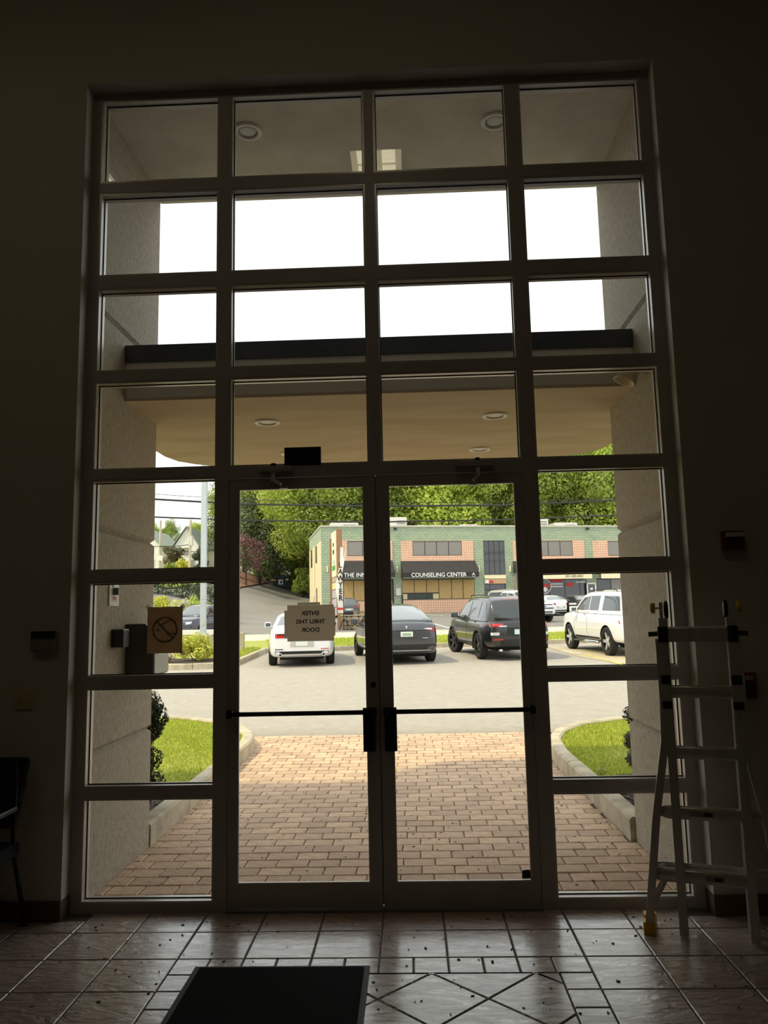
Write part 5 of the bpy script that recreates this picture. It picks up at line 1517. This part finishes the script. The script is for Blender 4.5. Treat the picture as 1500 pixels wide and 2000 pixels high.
        rb('bumper_trim', -h*0.82,h*0.82,zb+0.02,0.55, m_trim); rb('diffuser_edge', -h*0.70,h*0.70,zb+0.02,zb+0.035, m_clear, 0.016)
        rb('lettering', -0.60,-0.44,0.715,0.732, m_clear, 0.014)
        # T-shaped badge
        bb = rb('badge', -0.035,0.035,1.035,1.050, m_clear, 0.016); rb('badge', -0.010,0.010,0.985,1.035, m_clear, 0.016)
    elif kind in ('suv','bigsuv'):
        z = 1.10 if kind == 'suv' else 1.2
        for sy in (-1,1): rb('tail_light', *sorted((sy*h*0.50,sy*h*0.93)), 0.955, 1.045, m_tail, 0.014)
        for sy in (-1,1): rb('tail_light_lens', *sorted((sy*h*0.40,sy*h*0.62)), 0.955, 0.99, m_clear, 0.020)
        rb('licence_plate', -0.17,0.17,0.74,0.88, mat('plate_blue',(190,220,226),0.5), 0.016); rb('plate_recess', -0.38,0.38,0.70,0.93, m_trim, 0.009)
        rb('bumper_trim', -h*0.86,h*0.86,zb+0.02,0.60, m_trim)
        for sy in (-1,1): rb('bumper_reflector', *sorted((sy*h*0.52,sy*h*0.80)), 0.585, 0.615, m_tail, 0.016)
        rb('brake_light', -0.32,0.32,1.735 if kind == 'suv' else 1.81,1.76 if kind == 'suv' else 1.835, m_tail, 0.012)
        for sy in (-1,1): rb('lamp_pod', *sorted((sy*h*0.62,sy*h*0.86)), 0.72, 0.80, m_clear, 0.014)
        MB().tube([(-L/2-0.02,0.0,1.22),(-L/2+0.02,-0.36,1.245)],0.012,6).build('wiper', m_trim, rgl) if rgl else None
        for sy in (-1,1):
            zr_ = interp(S['roof'], 1.7)+0.045; yy = sy*(hw(1.7)*0.915-S['k']*0.62)*0.90
            MB().tube([(X(0.85),yy,zr_-0.05),(X(0.95),yy,zr_+0.0),(X(2.6),yy,zr_+0.0),(X(2.75),yy,zr_-0.05)],0.016,6).build('roof_rail', m_trim, root)
            MB().tube([(-L/2+0.25,sy*0.62,0.30),(-L/2-0.01,sy*0.55,0.30)],0.035,10).build('exhaust_tip', m_chrome, root, True)
    elif kind == 'pickup':
        for sy in (-1,1): rb('tail_light', *sorted((sy*h*0.80,sy*h*0.94)), 0.88, 1.16, m_tail, 0.012)
        rb('bumper', -h*0.85,h*0.85,0.54,0.70, m_chrome, 0.05)
        bd = MB(); bd.box(X(0.10),X(1.86),-h*0.80,h*0.80,1.295,1.305); bd.build('bed_cover', m_trim, root)
        for k in range(3): patch('grille_bar','front',((-h*0.66,0.84+k*0.11),(h*0.66,0.84+k*0.11),(h*0.66,0.90+k*0.11),(-h*0.66,0.90+k*0.11)), m_trim if k != 1 else m_clear,8,2,0.014)
        patch('badge','front',((-0.12,0.955),(0.12,0.955),(0.12,1.02),(-0.12,1.02)), mat('badge_blue',(60,80,130),0.3),4,2,0.022)
        patch('front_bumper','front',((-h*0.85,0.55),(h*0.85,0.55),(h*0.85,0.72),(-h*0.85,0.72)), m_body,8,2,0.03)
        patch('air_intake','front',((-h*0.55,0.60),(h*0.55,0.60),(h*0.55,0.68),(-h*0.55,0.68)), m_trim,6,2,0.038)
        patch('front_valance','front',((-h*0.75,0.45),(h*0.75,0.45),(h*0.75,0.54),(-h*0.75,0.54)), m_trim,6,2,0.02)
    # front lamps, rockers, handles, door seams
    zh = interp(S['deck'], L-0.15)-0.10
    for sy in (-1,1): patch('head_light','front',((sy*h*0.48,zh-0.10),(sy*h*0.80,zh-0.07),(sy*h*0.80,zh+0.05),(sy*h*0.50,zh+0.02)), m_clear,4,3,0.014)
    for sd in ('left','right'):
        zr_ = interp(S['bot'], L/2)
        patch('rocker_trim', sd, ((ro+r*1.3,zr_+0.03),(ro+wb-r*1.3,zr_+0.03),(ro+wb-r*1.3,zr_+0.14),(ro+r*1.3,zr_+0.14)), m_trim,10,2,0.006)
        for q in S['side'][-2:]:
            xs_ = (q[0][0]+0.10, q[0][0]+0.28); zz = min(q[0][1],q[1][1])-0.14
            patch('door_handle', sd, ((xs_[0],zz),(xs_[1],zz),(xs_[1],zz+0.03),(xs_[0],zz+0.03)), m_trim if 'dkhandle' in det else m_chrome,4,2,0.016)
            patch('door_seam', sd, ((q[1][0]+0.03,zr_+0.16),(q[1][0]+0.042,zr_+0.16),(q[1][0]+0.042,zz+0.12),(q[1][0]+0.03,zz+0.12)), m_trim,1,8,0.003)
        if 'step' in det:
            sy = 1 if sd == 'left' else -1
            MB().tube([(X(ro+r*1.35),sy*(h+0.0),0.36),(X(ro+wb-r*1.35),sy*(h+0.0),0.36)],0.045,8).build('running_board', m_chrome, root, True)
        if 'clad' in det:
            for xa in A:
                cl = MB(); sy = 1 if sd == 'left' else -1
                P = [(xa+cos(a)*r*1.20, sy*(W_/2-0.012), r+sin(a)*r*1.20) for a in [radians(-12+204*k/20) for k in range(21)]]
                cl.tube(P,0.035,6); cl.build('arch_trim', m_trim, root, True)
    MB().box(X(0.35),X(L-0.4),-h*0.66,h*0.66,interp(S['bot'],L/2)-0.04,interp(S['bot'],L/2)+0.05).build('underbody', m_well, root)
    return root
H11 = radians(101)
car('sedan','white sedan seen from behind, parked left behind the door notice',(-2.96,17.45),radians(98.5),paint('paint_white',(236,236,238)),det='dkhandle')
car('fastback','dark grey electric crossover seen from behind between the white sedan and black SUV',(-0.13,17.6),H11,paint('paint_grey',(72,74,80),0.5),wheels=m_rimd,det='dkhandle skyglass')
car('suv','black SUV parked at an angle right of the grey crossover',(3.06,18.28),H11,paint('paint_black',(14,14,16)),wheels=mat('wheel_black',(70,70,72),0.25,0.8),det='clad dkhandle',steer=radians(14))
car('bigsuv','large white SUV with running boards parked at the far right',(6.93,18.65),radians(99),paint('paint_white',()),det='step')
car('sedan','small dark grey sedan parked by the building beside the pylon sign',(-4.62,53.4),radians(102.4),paint('paint_dgrey',(84,86,92),0.3))
car('pickup','white pickup truck facing the camera behind the black SUV',(6.45,47.0),radians(-66),paint('paint_white',()),name='pickup_truck',cat='truck')
car('pickup','silver grey pickup truck parked by the stair tower entrance',(6.0,50.9),radians(52),paint('paint_silver',(150,144,136),0.4),name='pickup_truck',cat='truck')
car('sedan','white sedan parked nose-in before the dark shop windows',(10.8,52.6),radians(102.4),paint('paint_white',()))
car('sedan','dark sedan parked nose-in right of the white one, menu board before it',(13.15,53.0),radians(102.4),paint('paint_charcoal',(62,58,60),0.3),det='skyglass')
car('suv','white car whose roof shows above the large white SUV',(15.9,53.4),radians(102.4),paint('paint_white',()))
car('suv','navy blue SUV behind the light pole at the left',(-9.8,35.0),radians(253),paint('paint_navy',(40,46,66),0.3),det='skyglass',size=0.86)
# ================================================================== TREES AND HEDGES
def tree_proto(seed, H, cr, ch, cz, m, leaf=0.52, nb=46, per=46, trunk=0.24, conifer=False, sparse=1.0):
    """returns (foliage mesh, trunk mesh) of a tree H metres tall, base at the origin"""
    r = random.Random(seed); B = []
    if conifer:
        for i in range(nb):
            h = r.random()**0.8; a = r.uniform(0,2*pi); q = cr*(1-h)*r.uniform(0.35,1.0)
            B.append(((q*cos(a), q*sin(a), H*0.12+h*H*0.84), 0.10*H*(1.05-h*0.75)))
    else:
        for i in range(nb):
            u, a = r.uniform(-0.85,1), r.uniform(0,2*pi); q = sqrt(max(0,1-u*u)); k = r.uniform(0.55,0.95)
            B.append(((cr*q*cos(a)*k, cr*q*sin(a)*k, cz+u*ch*k), r.uniform(0.075,0.125)*H))
    fo = leaf_cloud(B, per*sparse, leaf, seed+1, 0.6, 0.4)
    fo.name = 'foliage'
    b = MB()
    zt = H*0.92 if conifer else cz+ch*0.3
    b.tube([(0,0,-0.5),(0.1*trunk,0,H*0.2),(-0.2*trunk,0.1,H*0.45),(0.1,0,zt)],[trunk*1.25,trunk,trunk*0.75,trunk*0.2],8)
    for c, R in B[:14]:
        s0 = min(c[2]*0.75, H*0.55)
        b.tube([(0,0,s0*0.8),(c[0]*0.5,c[1]*0.5,(s0+c[2])*0.5),c],[trunk*0.4,trunk*0.24,trunk*0.06],5)
    me = b.mesh('trunk')
    fo.materials.append(m); me.materials.append(m_bark)
    return fo, me
def plant_tree(name, label, proto, x, y, sc, rz, group=None, dz=0.0, cat='tree', sz=None):
    t = thing(name, label, cat, (x,y,tz(x,y)+dz), rz, group)
    t.scale = (sc,sc,sz or sc)
    for nm, me in (('foliage',proto[0]),('trunk',proto[1])):
        o = bpy.data.objects.new(nm, me); COL.objects.link(o); o.parent = t
    return t
m_lf1 = mat('maple_leaf', (204,214,104), 0.55, island=0.95, col2=(140,160,68), trans=0.55)
m_lf2 = mat('oak_leaf', (178,192,94), 0.55, island=0.95, col2=(114,134,60), trans=0.52)
m_lf3 = mat('ash_leaf', (216,228,112), 0.55, island=0.95, col2=(156,178,74), trans=0.55)
m_pine = mat('pine_needle', (122,136,88), 0.6, island=0.95, col2=(70,84,54), trans=0.2)
m_plum = mat('plum_leaf', (150,110,108), 0.6, island=0.95, col2=(96,68,70), trans=0.3)
T1 = tree_proto(41,20,6.2,7.6,11.5,m_lf1,leaf=0.34,nb=58,per=130); T2 = tree_proto(42,20,5.6,8.2,11.0,m_lf2,leaf=0.34,nb=58,per=130); T3 = tree_proto(43,20,5.4,7.8,11.2,m_lf3,leaf=0.34,nb=54,per=130)
TL = tree_proto(46,14,4.8,6.4,6.8,m_lf1,leaf=0.32,nb=60,per=190)
TP = tree_proto(44,17,4.2,0,0,m_pine,leaf=0.30,nb=90,per=130,conifer=True); TU = tree_proto(45,6,2.6,2.2,3.6,m_plum,leaf=0.22,nb=34,per=230,trunk=0.10)
r_ = random.Random(17)
plant_tree('maple_tree','big bright maple left of the office building, foliage down to the drive',T1,-12.6,86,1.02,0.4)
plant_tree('maple_tree','bright maple leaning over the left rear corner of the office building',T1,-10.2,78,0.92,2.1)
plant_tree('ash_tree','pale green ash tree rising behind the right end of the office roof',T3,24.6,80,1.05,1.0)
plant_tree('pine_tree','dark pine at the left edge of the wood, beside the plum tree',TP,-17.6,85,1.0,0.0)
plant_tree('pine_tree','taller dark pine behind the one beside the plum tree',TP,-20.6,91,1.2,1.3)
plant_tree('plum_tree','purple-leaved plum tree on the mulch bank by the drive',TU,-17.6,78,1.0,0.7)
plant_tree('maple_tree','low-branched maple right behind the dumpster',TL,-14.6,95.5,1.0,3.0)
plant_tree('maple_tree','low-branched maple between dumpster and office wall',TL,-10.6,89,0.9,4.4)
lab = 'leafy green tree in the wood behind the office building'
for i, (x, y) in enumerate(((-5.5,76),(-0.5,78),(4.5,78),(9.5,80),(14.5,81),(19.5,82),(29,84),(34,86),(-9,92),(-3.5,93),(2,92),(7.5,94),(13,95),(18.5,96),(24,97),(30,98),(36,98),(-15,96),(-24,104),(-12,106),(0,108),(10,110),(20,112),(30,114))):
    p = (T2,T1,T3,T2,T1)[i % 5]
    plant_tree('woodland_tree', lab, p, x+r_.uniform(-1,1), y+r_.uniform(-1.5,1.5), r_.uniform(0.95,1.12), r_.uniform(0,6.3), 'trees behind the office building')
lab2 = 'low green tree on the ridge behind the white houses'
for i in range(9):
    plant_tree('ridge_tree', lab2, (T2,T1)[i % 2], -58+i*4.3, 128+r_.uniform(-4,4), r_.uniform(0.40,0.48), r_.uniform(0,6.3), 'trees behind the houses', dz=0.6)
# undergrowth along the drive
for i, (x, y, rx, h, m, l) in enumerate(((-12.6,90,1.6,2.6,m_lf2,'rounded green shrub right of the dumpster'),(-10.9,86,1.6,1.5,m_leaf_gold,'low golden shrub between dumpster and office building'),(-13.2,93,2.2,4.0,m_lf1,'tall green understorey shrub behind the dumpster'),(-17.9,92,2.0,3.0,m_lf2,'dark green shrub left of the dumpster'),(-20.2,82,1.0,1.8,m_leaf_dark,'small round shrub under the plum tree'),(-9.6,82.5,1.8,4.6,m_lf1,'tall shrub against the rear left wall of the office'),(-12.3,83.5,1.5,4.4,m_lf2,'bushy green shrub hiding the maple trunk right of the dumpster'))):
    shrub('drive_shrub', l, (x,y,tz(x,y)), rx, rx, h, m, 60+i, 0.26, 380, 20)
mb = [(-26,70),(-17.2,72),(-16.6,80),(-16.9,89),(-26,92)]
P = [[(x, y, tz(x,y)+0.10+0.5*sstep(-17.2,-21,x)) for x in (-26,-24,-22,-20,-18.6,-17.4)] for y in (70,73,76,79,82,85,88,91)]
struct(MB().grid(P).build('mulch_bank', mat('red_mulch',(150,112,92),0.95,var=0.7,vscale=2,col2=(120,86,70)), None, True))
# hillside on the left: grass, hedge and clipped bushes
P = [[(x, y, tz(x,y)+0.08) for x in (-60,-45,-35,-30,-26,-22,-19.5)] for y in (58,62,66,70,76,84,95,110)]
struct(MB().grid(P).build('lawn_hillside', m_soil, None, True))
def hedge(label, p, q, w, h, m, seed, leaf, per, name='clipped_hedge'):
    A, B = Vector(p), Vector(q); n = int((B-A).length/(h*0.55))+1
    t = thing(name, label, 'hedge', (A.x,A.y,tz(A.x,A.y)))
    r = random.Random(seed); bl = []
    for i in range(n+1):
        c = A.lerp(B, i/n)
        for zz in (0.3,0.7):
            z = tz(c.x,c.y)-tz(A.x,A.y)+h*zz
            bl.append(((c.x-A.x+r.uniform(-.1,.1)*w, c.y-A.y+r.uniform(-.1,.1)*w, z), h*0.40))
    mkobj('foliage', leaf_cloud(bl, per, leaf, seed), m, t)
    b = MB()
    for i in range(0,n+1,2):
        c = A.lerp(B,i/n)-A; z = tz(A.x+c.x,A.y+c.y)-tz(A.x,A.y)
        b.tube([(c.x,c.y,z-0.1),(c.x,c.y,z+h*0.5)],0.05,5)
    b.build('stem', m_bark, t)
hedge('long dark clipped hedge along the hillside road at the left',(-26.5,52.6),(-15.3,56.6),1.2,1.7,m_leaf_dark,71,0.15,900)
shrub('hillside_shrub','yellow-green low shrub left of the white-flowered one', (-15.9,45,tz(-15.9,45)), 1.3,1.0,1.7, m_leaf_gold, 81, 0.16, 900, 18)
shrub('hillside_shrub','white-flowered shrub behind the no-smoking sign', (-14.6,44,tz(-14.6,44)), 0.9,0.8,1.7, mat('white_blossom',(232,230,196),0.6,island=0.9,col2=(150,160,70),trans=0.3), 82, 0.16, 900, 16)
shrub('hillside_shrub','taller leafy green shrub left of the light pole', (-13.3,44.5,tz(-13.3,44.5)), 1.0,0.9,2.2, m_lf3, 83, 0.16, 900, 18)
shrub('hillside_shrub','green shrub just right of the light pole', (-12.0,46,tz(-12,46)), 0.8,0.8,2.0, m_lf1, 84, 0.16, 900, 16)
m_brown = mat('rhododendron_leaf',(124,120,72),0.6,island=0.95,col2=(76,70,44),trans=0.2)
shrub('garden_bush','broad brownish dome bush in front of the white houses', (-26.1,80,tz(-26.1,80)), 1.4,1.4,3.6, m_brown, 85, 0.2, 800, 30, shape='col')
shrub('garden_bush','dark clipped column bush behind the light pole', (-22.9,79,tz(-22.9,79)), 1.1,1.1,3.5, m_leaf_dark, 86, 0.18, 900, 30, shape='col')
shrub('garden_bush','dark green rounded bush beside the golden cone', (-24.6,74,tz(-24.6,74)), 0.8,0.8,2.0, m_leaf_mid, 87, 0.15, 1400, 20)
shrub('garden_bush','golden conical bush at the foot of the utility pole', (-22.9,73,tz(-22.9,73)), 0.95,0.95,2.3, m_leaf_gold, 88, 0.15, 1400, 20)
shrub('corner_shrub','small bright shrub at the foot of the green column', site(12.7,-0.6)+(tz(*site(12.7,-0.6)),), 0.6,0.5,1.3, m_lf3, 89, 0.16, 500, 10)
